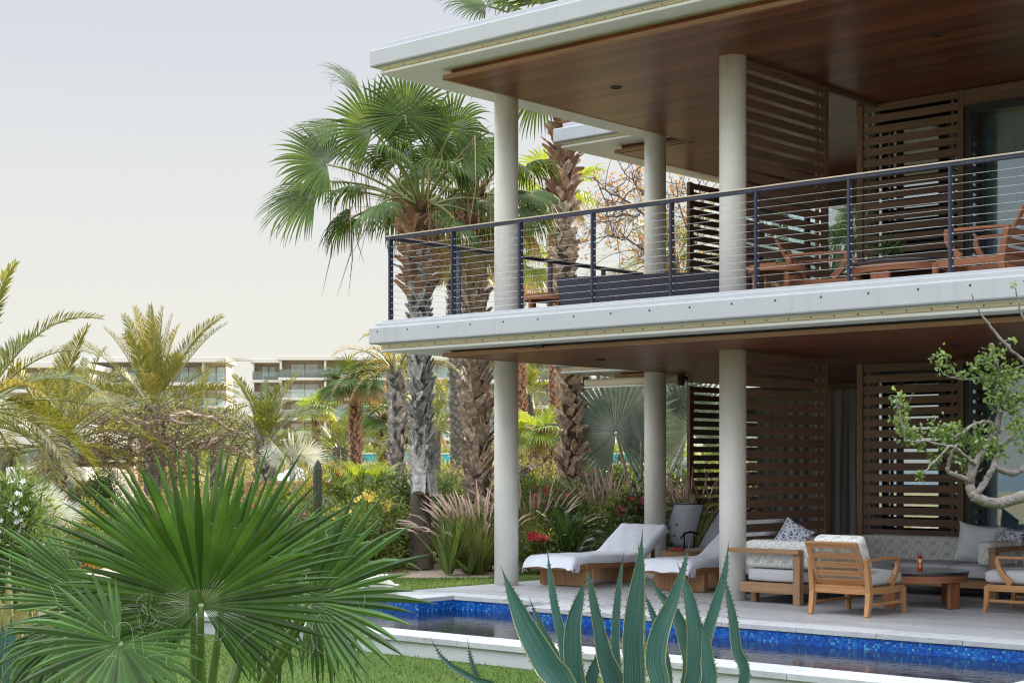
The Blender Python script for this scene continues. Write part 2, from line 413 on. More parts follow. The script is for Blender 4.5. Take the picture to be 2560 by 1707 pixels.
def m_soil(name, cols, s1, s2, bm):
    m, n, b, o = new_mat(name); c = coords(n, 'World')
    vo = n.nodes.new('ShaderNodeTexVoronoi'); vo.inputs['Scale'].default_value = s2; L_(n, c, vo.inputs[0])
    k = ramp(n, noise(n, c, s1, 6), cols); k = mixc(n, .45, k, vo.outputs['Color'], 'SOFT_LIGHT'); L_(n, k, b.inputs['Base Color'])
    b.inputs['Roughness'].default_value = .95; b.inputs['Specular IOR Level'].default_value = .1; bump(n, b, vo.outputs['Distance'], bm, .03); return m
M['gravel'] = m_soil('gravel', [(.27, .21, .16), (.42, .34, .27), (.50, .43, .36)], 3, 38, .8)
M['soil'] = m_soil('sandy_soil', [(.16, .13, .07), (.26, .22, .12), (.38, .32, .20)], .6, 9, .6)
def m_lattice():
    """woven cushion cloth: interlocking grey lines on off-white"""
    m, n, b, o = new_mat('lattice_cushion'); uv = coords(n, 'UV', (1, 1, 1)); s = n.nodes.new('ShaderNodeSeparateXYZ'); L_(n, uv, s.inputs[0])
    x = math_(n, 'MULTIPLY', s.outputs[0], 62); y = math_(n, 'MULTIPLY', s.outputs[1], 44)
    sn = lambda v: math_(n, 'SINE', v)
    f = math_(n, 'ADD', sn(x), sn(math_(n, 'ADD', y, math_(n, 'MULTIPLY', sn(math_(n, 'MULTIPLY', x, .5)), 1.5))))
    f = math_(n, 'ADD', f, math_(n, 'MULTIPLY', sn(math_(n, 'MULTIPLY', y, 2)), .5))
    l = math_(n, 'LESS_THAN', math_(n, 'ABSOLUTE', f), .46)
    k = mixc(n, l, (.68, .69, .66), (.47, .485, .47)); L_(n, k, b.inputs['Base Color']); b.inputs['Roughness'].default_value = .9; return m
M['lattice'] = m_lattice()
def m_print():
    m, n, b, o = new_mat('blue_print_cloth'); uv = coords(n, 'UV', (1, 1, 1))
    def rings(scale, r0, r1):
        v = n.nodes.new('ShaderNodeTexVoronoi'); v.inputs['Scale'].default_value = scale; v.inputs['Randomness'].default_value = .55; L_(n, uv, v.inputs[0])
        return math_(n, 'MULTIPLY', math_(n, 'GREATER_THAN', v.outputs['Distance'], r0), math_(n, 'LESS_THAN', v.outputs['Distance'], r1))
    f = math_(n, 'MAXIMUM', rings(26, .2, .40), rings(26, -1, .10)); f = math_(n, 'MAXIMUM', f, rings(70, -1, .30))
    L_(n, mixc(n, f, (.62, .66, .72), (.02, .04, .15)), b.inputs['Base Color']); b.inputs['Roughness'].default_value = .9; return m
M['print'] = m_print()
M['paleblue'] = plain('pale_pillow', (.62, .69, .72), .9, nscale=9, var=.05)
M['wicker'] = None
def m_wicker():
    m, n, b, o = new_mat('wicker'); uv = coords(n, 'UV', (1, 1, 1)); s = n.nodes.new('ShaderNodeSeparateXYZ'); L_(n, uv, s.inputs[0])
    a = math_(n, 'SINE', math_(n, 'MULTIPLY', s.outputs[0], 150)); c = math_(n, 'SINE', math_(n, 'MULTIPLY', s.outputs[1], 190))
    h = math_(n, 'MULTIPLY', a, c); k = ramp(n, math_(n, 'MULTIPLY_ADD', h, .5, .5), [(.02, .02, .03), (.06, .06, .085), (.14, .14, .18)])
    L_(n, k, b.inputs['Base Color']); b.inputs['Roughness'].default_value = .55; bump(n, b, h, .9, .01); return m
M['wicker'] = m_wicker()
def m_sheer():
    m, n, b, o = new_mat('sheer_curtain'); b.inputs['Base Color'].default_value = (.56, .69, .75, 1); b.inputs['Roughness'].default_value = .9
    t = n.nodes.new('ShaderNodeBsdfTransparent'); ms = n.nodes.new('ShaderNodeMixShader'); ms.inputs[0].default_value = .78
    L_(n, t.outputs[0], ms.inputs[1]); L_(n, b.outputs[0], ms.inputs[2]); L_(n, ms.outputs[0], o.inputs[0]); return m
M['sheer'] = m_sheer()

# ------------------------------------------------------------------ ground
def poly_sheet(name, pts, z, mat, kind='structure'):
    mb = MB(); mb.quad([(x, y, z) for x, y in pts], [tuple(p) for p in pts]); o = mb.build(name, mat); o['kind'] = kind; return o
def gz(x, y):
    d = (V((x, y, 0))).dot(FWD); z = -.05
    if d > 34: z += min(1.35, (d - 34) * .018)
    if d > 110: z += min(2.2, (d - 110) * .016)
    if y < 14 and x > -24: z = -.34
    if x > -17.9 and 11.3 < y < 40: z = -.75
    return z
def build_ground():
    xs = list(np.concatenate([np.arange(-420, -60, 12.), np.arange(-60, -14, 1.), np.arange(-14, 60, 6.), np.arange(60, 900, 60.)]))
    ys = list(np.concatenate([np.arange(-60, 4, 6.), np.arange(4, 70, 1.), np.arange(70, 760, 15.)]))
    vs = np.array([(x, y, gz(x, y) + (.05 * math.sin(x * .9) * math.cos(y * .7) if gz(x, y) > -.3 else 0)) for y in ys for x in xs])
    nx = len(xs); f = np.array([(j * nx + i, j * nx + i + 1, (j + 1) * nx + i + 1, (j + 1) * nx + i) for j in range(len(ys) - 1) for i in range(nx - 1)])
    o = put('ground', np_mesh('ground', vs, f, M['soil'], True)); o['kind'] = 'structure'
build_ground()
poly_sheet('sea', [(-900, -60), (-900, -2500), (2500, -2500), (2500, -60)], -3.5, M['sea'])
WALL_Y, IN_Y, FAR_Y = 11.20, 11.64, 14.43
poly_sheet('lawn', [(-21, -8), (12, -8), (12, WALL_Y + .1), (-18.9, WALL_Y + .1), (-21.5, 12.6), (-25, 12.0), (-25, 3)], -.20, M['lawn'])
poly_sheet('lawn_strip', [(-15.42, 14.9), (-15.42, 24), (-17.6, 24), (-16.9, 19.2), (-16.45, 17.9), (-17.4, 17.0), (-19.4, 16.3), (-22, 15.9), (-22, 13.2), (-18.9, 13.2), (-18.9, 14.9)], -.012, M['lawn'])
poly_sheet('gravel_bed', [(-22, 15.8), (-19.4, 16.2), (-17.4, 16.9), (-16.4, 17.85), (-16.8, 19.2), (-17.5, 24), (-17.5, 34), (-40, 34), (-40, 15.8)], -.02, M['gravel'])
def grass_blades():
    rng = np.random.default_rng(4); n = 90000
    x = rng.uniform(-21, -3, n); y = rng.uniform(4, WALL_Y, n); keep = y < WALL_Y - .02
    x2 = rng.uniform(-19, -15.5, 9000); y2 = rng.uniform(15.0, 18.2, 9000); k2 = (y2 < 16.95 + (x2 + 17.4) * .95) | (x2 > -16.5)
    P = np.concatenate([np.c_[x[keep], y[keep], np.full(keep.sum(), -.2)], np.c_[x2[k2], y2[k2], np.full(k2.sum(), -.012)]]); n = len(P)
    a = rng.uniform(0, 2 * PI, n); h = rng.uniform(.018, .045, n); w = .004 + rng.uniform(0, .003, n); l = rng.uniform(-.02, .02, (n, 2))
    A = P + np.c_[np.cos(a) * w, np.sin(a) * w, np.zeros(n)]; B = P - np.c_[np.cos(a) * w, np.sin(a) * w, np.zeros(n)]; C = P + np.c_[l, h]
    vs = np.stack([A, B, C], 1).reshape(-1, 3); f = np.arange(len(vs)).reshape(-1, 3)
    o = put('grass', np_mesh('grass', vs, f, leafm('grass_blade', [(.065, .125, .018), (.14, .205, .05)], .6, .25, var=.35, nscale=.8)))
    tag(o, 'short trimmed lawn grass between the pool wall and the palms', 'grass', kind='stuff')
grass_blades()

# ------------------------------------------------------------------ terrace, pool
mb = MB(); mb.prism([(-15.42, 15.46), (-12.2, 15.46), (-12.2, FAR_Y + .4), (3, FAR_Y + .4), (3, 32), (-15.42, 32)], -.6, 0); mb.prism([(-15.42, FAR_Y + .454), (-14.804, FAR_Y + .454), (-14.804, 15.457), (-15.42, 15.457)], -.6, -.001)
o = mb.build('terrace', M['terrace']); o['kind'] = 'structure'
mb = MB(); mb.prism([(-17.3, 20.6), (-15.43, 20.6), (-15.43, 32), (-17.3, 32)], -.6, -.004); o = mb.build('terrace_wing', M['terrace']); o['kind'] = 'structure'

PX0, PX1 = -18.5, 2.0
pool = empty('swimming_pool', (-10, 13, 0), 'long narrow blue tiled swimming pool between the lawn and the terrace', 'pool')
wl = (10, -13, 0)
def pool_part(name, mbx, mat, **k): 
    return mbx.build(name, mat, pool, wl, **k)
mb = MB()
def wall_face(p, q, z0, z1):
    Lg = math.dist(p, q); mb.quad([(p[0], p[1], z0), (q[0], q[1], z0), (q[0], q[1], z1), (p[0], p[1], z1)], [(0, z0), (Lg, z0), (Lg, z1), (0, z1)])
edge = [(PX0, IN_Y), (PX0, FAR_Y), (-14.41, FAR_Y), (-14.41, 15.06), (-12.62, 15.06), (-12.62, FAR_Y), (PX1, FAR_Y)]
for p, q in zip(edge, edge[1:]): wall_face((p[0] , p[1] + .015), (q[0], q[1] + .015), -1.3, -.0545)
wall_face((PX1, IN_Y - .01), (PX0, IN_Y - .01), -1.3, -.0545)
pool_part('mosaic_wall', mb, M['mosaic'])
mb = MB(); mb.quad([(PX0 - .2, IN_Y - .2, -1.3), (PX1, IN_Y - .2, -1.3), (PX1, 15.3, -1.3), (PX0 - .2, 15.3, -1.3)], [(0, 0), (20, 0), (20, 4), (0, 4)]); pool_part('pool_floor', mb, M['mosaic'])
mb = MB(); mb.box(PX0 - .3, PX1, WALL_Y + .03, IN_Y - .012, -.6, -.057); mb.box(PX0 - .32, PX0 - .01, IN_Y - .012, FAR_Y + .3, -.6, -.057); pool_part('pool_wall', mb, M['plaster'])
mb = MB(); mb.prism([(PX0, IN_Y), (PX1, IN_Y), (PX1, FAR_Y), (-12.62, FAR_Y), (-12.62, 15.06), (-14.41, 15.06), (-14.41, FAR_Y), (PX0, FAR_Y)], -.3, -.170)
pool_part('water', mb, M['water'])['kind'] = 'stuff'
rr = random.Random(5)
def coping_row(p, q, wid, step=.92):
    """stones laid end to end from p to q; wid is the vector across the row"""
    p = V(p); q = V(q); L = (q - p).length; n = max(1, round(L / step)); d = (q - p) / n; u = d.normalized()
    for i in range(n):
        a = p + d * i + u * .003; b = p + d * (i + 1) - u * .003; mbx = MB(i)
        mbx.prism([tuple(v) for v in (a, b, b + V(wid), a + V(wid))], -.055, rr.uniform(-.001, .002)) if u.cross(V(wid)) > 0 else mbx.prism([tuple(v) for v in (a, a + V(wid), b + V(wid), b)], -.055, rr.uniform(-.001, .002))
        mbx.build('coping_stone', M['coping'], pool, wl, bevel=.004)
Vector2 = Vector
def cr2(p, q, wid, step=.92): coping_row(Vector((p[0], p[1])), Vector((q[0], q[1])), Vector(wid), step)
cr2((PX0 - .3, WALL_Y), (PX1, WALL_Y), (0, IN_Y - WALL_Y))
cr2((-12.62, FAR_Y), (PX1, FAR_Y), (0, .395))
cr2((-14.40, 15.06), (-12.21, 15.06), (0, .395), 1.1)
cr2((PX0 - .3, FAR_Y), (-14.80, FAR_Y), (0, .45))
cr2((-14.80, FAR_Y), (-14.80, 15.455), (.39, 0), .6)
cr2((-12.62, FAR_Y + .4), (-12.62, 15.05), (.41, 0), .7)
cr2((PX0 - .3, IN_Y + .004), (PX0 - .3, FAR_Y - .004), (.3, 0))
mb = MB(); mb.box(-5.45, -2.5, IN_Y + .004, 12.9, -.5, -.002); pool_part('pool_bridge', mb, M['coping'], bevel=.005)
# ------------------------------------------------------------------ the villa
VO = V((-15, 17, 0))
villa = empty('villa', VO, 'two storey white villa with round columns, timber ceilings and slatted screens behind the pool', 'house')
VL = -VO
def vp(name, mbx, mat, parent=None, **k):
    return mbx.build(name, mat, parent if parent is not None else villa, VL if parent is None else (0, 0, 0), **k)
def Lpoly(o, back=33.0, right=3.0):
    """plan of a slab: the front bay and the deeper wing, set out by o"""
    return [(-15.65 - o, 15.0 - o), (right, 15.0 - o), (right, back), (-17.10 - o, back), (-17.10 - o, 20.45 - o), (-15.65 - o, 20.45 - o)]
def layer(name, o, z0, z1, mat, bev=.008):
    mb = MB(); mb.prism(Lpoly(o), z0, z1); return vp(name, mb, mat, bevel=bev)
# roof
layer('soffit', -.015, 6.80, 6.845, M['soffit'], 0)
layer('white_trim', .02, 6.797, 6.833, M['trim'])
layer('flashing_strip', .005, 6.846, 6.874, M['soffit'], .003)
layer('drip_rail', .03, 6.8735, 6.884, M['trim'], .003)
layer('roof_fascia', .115, 6.8845, 7.108, M['stucco'], .02)
layer('roof_parapet', .0, 7.10, 7.20, M['stucco'], .01)
# floor slab of the upper storey
layer('soffit', -.015, 3.145, 3.187, M['soffit'], 0)
layer('white_trim', .02, 3.142, 3.178, M['trim'])
layer('flashing_strip', .005, 3.1875, 3.228, M['soffit'], .003)
layer('drip_rail', .03, 3.2275, 3.242, M['trim'], .003)
layer('floor_slab', .125, 3.243, 3.466, M['stucco'], .02)
layer('kerb_step', .06, 3.46, 3.522, M['stucco'], .012)
layer('floor_kerb', .0, 3.52, 3.556, M['stucco'], .008)
# bolts on the fascias
def bolts(name, y, z, step, x0, x1, r, yy=.012):
    mb = MB(); x = x0
    while x < x1:
        mb.tube([(x, y - yy, z), (x, y + .02, z)], r, 8); x += step
    o = vp(name, mb, M['bolt']); o['kind'] = 'stuff'
bolts('fascia_bolt', 15 - .125, 3.40, .555, -15.6, 0, .013, .002)
bolts('flashing_bolt', 15 - .005, 3.206, .277, -15.5, 0, .009, .003)
bolts('flashing_bolt', 15 - .005, 6.858, .277, -15.5, 0, .008, .003)
# columns
for (x, y) in ((-15.12, 16.87), (-11.40, 16.90), (-15.12, 20.30)):
    for z0, z1 in ((0.0, 3.143), (3.45, 6.80)):
        mb = MB(); mb.lathe([(.166, z0), (.166, z1)], 48, (x, y, 0)); vp('column', mb, M['column'])
# timber ceilings: boards laid parallel to the front, on a dropped panel with a lighter edge
def ceiling(z, nm):
    F0X, F0Y = -14.86, 15.36
    c = empty('ceiling', (0, 0, 0)); c.parent = villa; c.location = VL
    mb = MB()
    def pol(o, z0, z1): mb.prism([(F0X - o, F0Y - o), (3, F0Y - o), (3, 30), (-16.30 - o, 30), (-16.30 - o, 20.82 - o), (F0X - o, 20.82 - o)], z0, z1)
    pol(-.07, z + .05, z + .135); mb.build('backing', M['ceilwood'], c)
    mb = MB()
    e = .018
    for a, b in (((F0X, F0Y), (3, F0Y)), ((F0X, 20.82), (F0X, F0Y)), ((-16.30, 20.82), (F0X, 20.82)), ((-16.30, 30), (-16.30, 20.82))):
        mb.beam((a[0], a[1], z + .024), (b[0], b[1], z + .024), .05, .05)
    mb.build('ceiling_edge', M['edgewood'], c)
    protos = {}
    y = F0Y + .03; k = 0; r = random.Random(int(z * 10))
    while y < 29.5:
        x0 = F0X if y < 20.8 else -16.3
        L = 3 - x0 - .03
        key = round(L, 2)
        if key not in protos:
            mb = MB(); mb.beam((0, 0, 0), (L, 0, 0), .134, .02); protos[key] = mb.mesh('plank', M['ceilwood'])
        # boards are butted at random lengths
        cuts = [0, L] if y > 24 else sorted([0, L] + [r.uniform(.2, .8) * L])
        for a, b in zip(cuts, cuts[1:]):
            mb = MB(k * 7 + int(a)); mb.beam((a + .0015, 0, 0), (b - .0015, 0, 0), .1355, .02)
            put('plank', mb.mesh('plank', M['ceilwood']), c, (x0 + .03, y + .067, z + .012 + r.uniform(-.0006, .0006)))
        y += .138; k += 1
    return c
ceiling(6.67, 'upper'); ceiling(3.062, 'lower')
for (px, py, z) in ((1540, 219, 6.672), (2340, 88, 6.672), (1500, 898, 3.064), (2390, 862, 3.064)):
    p = onz(px, py, z); mb = MB(); mb.lathe([(.055, -.012), (.075, -.012), (.075, .004), (.055, .004)], 20, (p.x, p.y, z), caps=False); 
    vp('downlight', mb, M['frame'])
# upper floor surface
mb = MB(); mb.prism([(-15.5, 15.15), (3, 15.15), (3, 30), (-16.9, 30), (-16.9, 20.6), (-15.5, 20.6)], 3.40, 3.50)
# (the kerb layer is solid: the terrace floor is its top)
# slatted screens
slat_cache = {}
def screen(x0, y0, x1, y1, zb, zt, post0=True, post1=True, phase=0.0, pw=.09):
    """slats .10 high with .05 gaps between two posts; runs from (x0,y0) to (x1,y1)"""
    s = empty('louver_screen', (x0, y0, 0)); s.parent = villa; s.location = V((x0, y0, 0)) - VO
    d = V((x1 - x0, y1 - y0, 0)); L = d.length; d.normalize(); s.rotation_euler.z = math.atan2(d.y, d.x)
    key = round(L, 2)
    if key not in slat_cache:
        slat_cache[key] = []
        for q in range(4):
            mb = MB(q + 11); mb.beam((.03, 0, 0), (L - .03, 0, 0), .028, .102); slat_cache[key].append(mb.mesh('slat', M['slatwood']))
    z = zt - .06 - phase; k = 0
    while z > zb + .04:
        put('slat', slat_cache[key][k % 4], s, (0, 0, z)); z -= .1525; k += 1
    for i, (f, xx) in enumerate(((post0, 0), (post1, L))):
        if f:
            mb = MB(i); mb.beam((xx, 0, zb), (xx, 0, zt), pw, .07, up=(0, 1, 0)); mb.build('post', M['edgewood'] if False else M['slatwood'], s, bevel=.004)
    # fixing cleats behind the slats
    mb = MB()
    for xx in (.12, L - .14): mb.box(xx - .02, xx + .02, .0145, .05, zb, zt)
    mb.build('batten', M['slatwood'], s)['kind'] = 'stuff'
    return s
for zb, zt in ((3.556, 6.672), (0.0, 3.064)):
    screen(-11.36, 17.02, -11.36, 19.0, zb, zt, True, True)
    screen(-11.62, 20.40, -10.10, 20.40, zb, zt)
    screen(-17.0, 23.85, -17.0, 27.0, zb, zt)
# rail above the opening
mb = MB(); mb.beam((-11.36, 19.05, 6.64), (-11.36, 20.36, 6.64), .06, .06); vp('header_rail', mb, M['slatwood'])
# walls of the rooms, with glazed fronts
def prect(nm, x0, x1, y0, y1, z0, z1, mat, **k):
    mb = MB(); mb.box(x0, x1, y0, y1, z0, z1); return vp(nm, mb, mat, **k)
def glazing(x0, x1, y, zb, zt, mull, fw=.07, gl='glass'):
    g = empty('glass_door', (x0, y, 0)); g.parent = villa; g.location = V((x0, y, 0)) - VO
    W = x1 - x0
    mb = MB(); mb.box(0, W, -.04, .06, zt - .11, zt); mb.box(0, W, -.04, .06, zb, zb + .05); mb.build('frame', M['frame'], g, bevel=.004)
    xs = [0] + mull + [W]
    for i, xx in enumerate(xs):
        mb = MB(); a = max(0, min(W - fw, xx - fw / 2)); mb.box(a, a + fw, -.045, .065, zb + .051, zt - .111); mb.build('mullion', M['frame'], g, bevel=.004)
    for a, b in zip(xs, xs[1:]):
        mb = MB(); mb.box(a + fw / 2, b - fw / 2, .0, .008, zb + .052, zt - .112); mb.build('pane', M[gl], g)
    return g
for zb, zt, u in ((3.53, 6.66, 1), (0.0, 3.055, 0)):
    prect('door_header', -10.05, 3, 20.37, 20.47, zt - .22 if u else zt - .06, zt, M['slatwood'])
    zh = zt - .222 if u else zt - .062
    glazing(-10.02, 3, 20.38, zb, zh, [3.2, 6.4, 9.6])
    glazing(-11.62, -10.16, 20.75, zb, zh, [.42, 1.06], gl='glassr')
    prect('jamb', -10.14, -10.03, 20.47, 20.85, zb, zt, M['frame'])
    # far wall of the side terrace: cream blind above, glass
    prect('door_header', -16.9, -11.62, 25.0, 25.1, zt - .40, zt, M['slatwood'])
    glazing(-16.9, -11.62, 25.0, zb, zt - .402, [1.6, 3.4], gl='glassr')
    # room shells
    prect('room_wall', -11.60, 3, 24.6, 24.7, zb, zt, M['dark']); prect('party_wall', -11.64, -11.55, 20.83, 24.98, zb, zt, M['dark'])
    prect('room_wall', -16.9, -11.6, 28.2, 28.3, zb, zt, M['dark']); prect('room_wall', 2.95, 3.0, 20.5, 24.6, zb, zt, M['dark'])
# curtains
def curtain(name, x0, x1, y, zb, zt, amp, wl_, mat, label, seed=0, pleat=True, parent=None):
    mb = MB(); n = int((x1 - x0) / .02); r = random.Random(seed); rows = 12; ph = [r.uniform(0, 6) for _ in range(4)]
    P = []
    for j in range(rows + 1):
        t = j / rows; row = []
        for i in range(n + 1):
            x = x0 + (x1 - x0) * i / n
            a = amp * (.35 + .65 * min(1, t * 2.5)) if pleat else amp
            yy = y + a * (math.sin(2 * PI * x / wl_ + ph[0] + .5 * math.sin(3 * x + ph[1])) + .35 * math.sin(2 * PI * x / (wl_ * .43) + ph[2] + t))
            row.append((x + .01 * math.sin(t * 4 + x * 9), yy, zt + (zb - zt) * t))
        P.append(row)
    for j in range(rows):
        for i in range(n): mb.quad([P[j][i], P[j + 1][i], P[j + 1][i + 1], P[j][i + 1]], [(0, 0)] * 4, smooth=True)
    o = mb.build(name, mat); tag(o, label, 'curtain'); return o
curtain('curtain', -16.2, -11.75, 24.82, .03, 2.96, .05, .24, M['curtain'], 'taupe pleated curtain drawn across the back of the ground floor side terrace', 3)
curtain('sheer_curtain', -11.1, -5.4, 20.95, .05, 2.95, .045, .21, M['sheer'], 'sheer blue grey curtain inside the ground floor glass doors', 5)
curtain('sheer_curtain', -11.1, -5.4, 20.95, 3.56, 6.40, .045, .23, M['sheer'], 'sheer blue grey curtain inside the upper floor glass doors', 7)
# awning roller under the far soffit
ar = empty('awning_roller', (-16, 20.75, 2.99), 'rolled up cream awning tube under the far soffit beside the rear column', 'awning')
mb = MB(); mb.tube([(-.85, 0, .0), (1.0, 0, .0)], .062, 20); mb.build('roll', M['soffit'], ar)
mb = MB(); mb.beam((-.85, -.05, -.075), (1.0, -.05, -.075), .05, .03); mb.build('bottom_bar', M['trim'], ar, bevel=.004)
for q in (-.86, 1.05):
    mb = MB(); mb.beam((q, 0, -.10), (q, 0, .10), .05, .09, up=(1, 0, 0)); mb.tube([(q, -.02, .0), (q + .12, -.02, .01)], .03, 10); mb.build('bracket', M['frame'], ar)
# black cable slung under the front soffit
mb = MB(); pts = []
r = random.Random(3)
for i in range(60):
    x = -13.6 + i * .22; pts.append((x, 15.33 + .012 * r.random(), 3.132 - .012 * abs(math.sin(i * .9)) - (.012 if i == 3 else 0)))
mb.tube(pts, .007, 6); mb.box(-13.25, -13.12, 15.30, 15.34, 3.10, 3.144); o = vp('power_cable', mb, M['frame'])

# ------------------------------------------------------------------ railings
M['railcap'] = wood('pale_rail_cap', (.34, .27, .20), (.60, .52, .42), .5, 24)
def railing(name, pts, posts, label, cables=12):
    """pts: corner points; handrail with light timber top, flat posts, stretched cables"""
    o0 = V((pts[0][0], pts[0][1], 3.55)); g = empty(name, o0, label, 'railing', 'balcony railings')
    for p, q in zip(pts, pts[1:]):
        p = V((p[0], p[1], 0)) - V((o0.x, o0.y, 0)); q = V((q[0], q[1], 0)) - V((o0.x, o0.y, 0)); d = (q - p).normalized()
        mb = MB(); mb.beam(p - d * .03 + UP * 1.085, q + d * .03 + UP * 1.085, .055, .035); mb.build('handrail', M['rail'], g, bevel=.003)
        mb = MB(); mb.beam(p - d * .04 + UP * 1.112, q + d * .04 + UP * 1.112, .075, .016); mb.build('rail_cap', M['railcap'], g, bevel=.003)
        for k in range(cables):
            z = .075 + k * .0815; mb = MB(); mb.tube([p + UP * z, q + UP * z], .0021, 5, cap=False); mb.build('cable', M['cable'], g)
    mp = None
    for (x, y, rz) in posts:
        if mp is None:
            mb = MB(); mb.box(-.0125, .0125, -.035, .035, 0.004, 1.067); mb.box(-.035, .035, -.05, .05, -.01, .006); mp = mb.mesh('post', M['rail'])
            mb = MB()
            for k in range(cables):
                z = .075 + k * .0815; mb.tube([(-.03, 0, z), (.03, 0, z)], .006, 6)
            mc = mb.mesh('cable_fitting', M['cable'])
        po = put('post', mp, g, (x - o0.x, y - o0.y, 0), (0, 0, rz)); cf = put('cable_fitting', mc, po); cf['kind'] = 'stuff'
    return g
RY, RX = 15.08, -15.58
railing('balcony_railing', [(RX, RY), (-2.0, RY)], [(RX + .02 + 1.14 * i, RY, 0) for i in range(12)], 'navy cable railing with timber cap along the front edge of the balcony')
railing('balcony_railing', [(RX, RY + .06), (RX, 20.52)], [(RX, 16.40, PI / 2), (RX, 18.35, PI / 2), (RX, 19.6, PI / 2)], 'navy cable railing along the side edge of the balcony, running back from the corner')
railing('balcony_railing', [(RX - .05, 20.52), (-17.05, 20.52), (-17.05, 23.8)], [(-16.98, 20.52, 0), (-17.05, 22, PI / 2), (-15.7, 20.52, 0)], 'navy cable railing of the deeper wing, beyond the rear column')
# ------------------------------------------------------------------ armchairs (front of the chair faces local -Y)
def make_armchair(label, group, mat, loc, rz, cushions=True):
    t = empty('armchair', loc, label, 'armchair', group, rz)
    W = .35; mats = M[mat]
    for s in (-1, 1):
        # back leg: one bowed piece from the floor up to the arm
        mb = MB(s + 3); mb.path([(s * W, .42, 0), (s * W, .385, .12), (s * W, .36, .26), (s * W, .385, .42), (s * W, .43, .63)], [.052, .058, .062, .056, .05], [.05, .065, .08, .07, .055], up=(0, 1, 0)); mb.build('leg', mats, t, bevel=.006)
        mb = MB(s + 5); mb.path([(s * W, -.42, 0), (s * W, -.395, .12), (s * W, -.385, .30)], [.045, .055, .06], [.04, .055, .065], up=(0, 1, 0)); mb.build('leg', mats, t, bevel=.006)
        mb = MB(s + 7); mb.path([(s * W, .44, .615), (s * W, .1, .625), (s * W, -.28, .625)], .05, [.03, .032, .03]); mb.build('armrest', mats, t, bevel=.006)
        mb = MB(s + 9); mb.path([(s * W, -.27, .615), (s * W, -.255, .52), (s * W, -.20, .42), (s * W, -.10, .33)], .045, [.045, .055, .065, .08], up=(0, -1, 0)); mb.build('arm_support', mats, t, bevel=.006)
        mb = MB(s + 1); mb.beam((s * W, .36, .28), (s * W, -.38, .28), .045, .075); mb.build('side_rail', mats, t, bevel=.005)
        mb = MB(s + 2); mb.beam((s * W, .36, .135), (s * W, -.38, .135), .03, .032); mb.build('stretcher', mats, t, bevel=.004)
    for y in (.36, -.385):
        mb = MB(int(y * 9)); mb.beam((-W + .025, y, .28), (W - .025, y, .28), .045, .075); mb.build('front_rail' if y < 0 else 'back_rail', mats, t, bevel=.005)
    mb = MB(4); mb.beam((-W + .02, .36, .322), (W - .02, .36, .322), .05, .02); mb.build('seat_ledge', mats, t, bevel=.004)
    # reclined back: a frame with slats
    def bp(x, k, off=0): return V((x, .33 + .25 * k + off, .345 + .47 * k))     # k runs 0..1 up the back
    n = V((0, -.47, .25)).normalized()
    for s in (-1, 1):
        mb = MB(s + 20); mb.beam(bp(s * .29, 0), bp(s * .29, 1), .065, .03, up=n); mb.build('back_stile', mats, t, bevel=.004)
    mb = MB(21); mb.beam(bp(-.32, .93, -.001), bp(.32, .93, -.001), .075, .033, up=n); mb.build('top_rail', mats, t, bevel=.005)
    mb = MB(22); mb.beam(bp(-.26, .05), bp(.26, .05), .095, .026, up=n); mb.build('bottom_slat', mats, t, bevel=.004)
    for i, k in enumerate((.27, .47, .68)):
        mb = MB(23 + i); mb.beam(bp(-.26, k), bp(.26, k), .068, .022, up=n); mb.build('slat', mats, t, bevel=.003)
    if cushions:
        mb = MB(); mb.soft(-.325, .325, -.45, .30, .325, .475, .055, 10, .018, wob=.004); mb.build('seat_cushion', M['greycush'], t)
        rot = math.atan2(.25, .47)
        def T(p):
            q = V((p.x, p.y, p.z)); y, z = q.y - .25, q.z - .45
            return V((q.x, .25 + y * math.cos(rot) + z * math.sin(rot), .45 - y * math.sin(rot) + z * math.cos(rot)))
        mb = MB(3); mb.soft(-.30, .30, .13, .285, .47, .90, .05, 10, .02, T=T, wob=.004); mb.build('back_cushion', M['lattice'], t)
    return t
make_armchair('teak armchair with its slatted back to the pool, grey seat cushion', 'teak armchairs', 'teak', (-9.29, 16.24, 0), PI)
make_armchair('teak armchair cut off by the picture edge, facing the round table', 'teak armchairs', 'teak', (-7.87, 17.66, 0), -PI / 2)
make_armchair('uncushioned slatted teak armchair on the balcony before the glass doors', 'balcony armchairs', 'teakdark', (-7.93, 16.55, 3.53), -PI / 2, False)
make_armchair('uncushioned teak armchair on the balcony between the two round tables', 'balcony armchairs', 'teakdark', (-10.25, 17.25, 3.53), PI / 2 + .35, False)

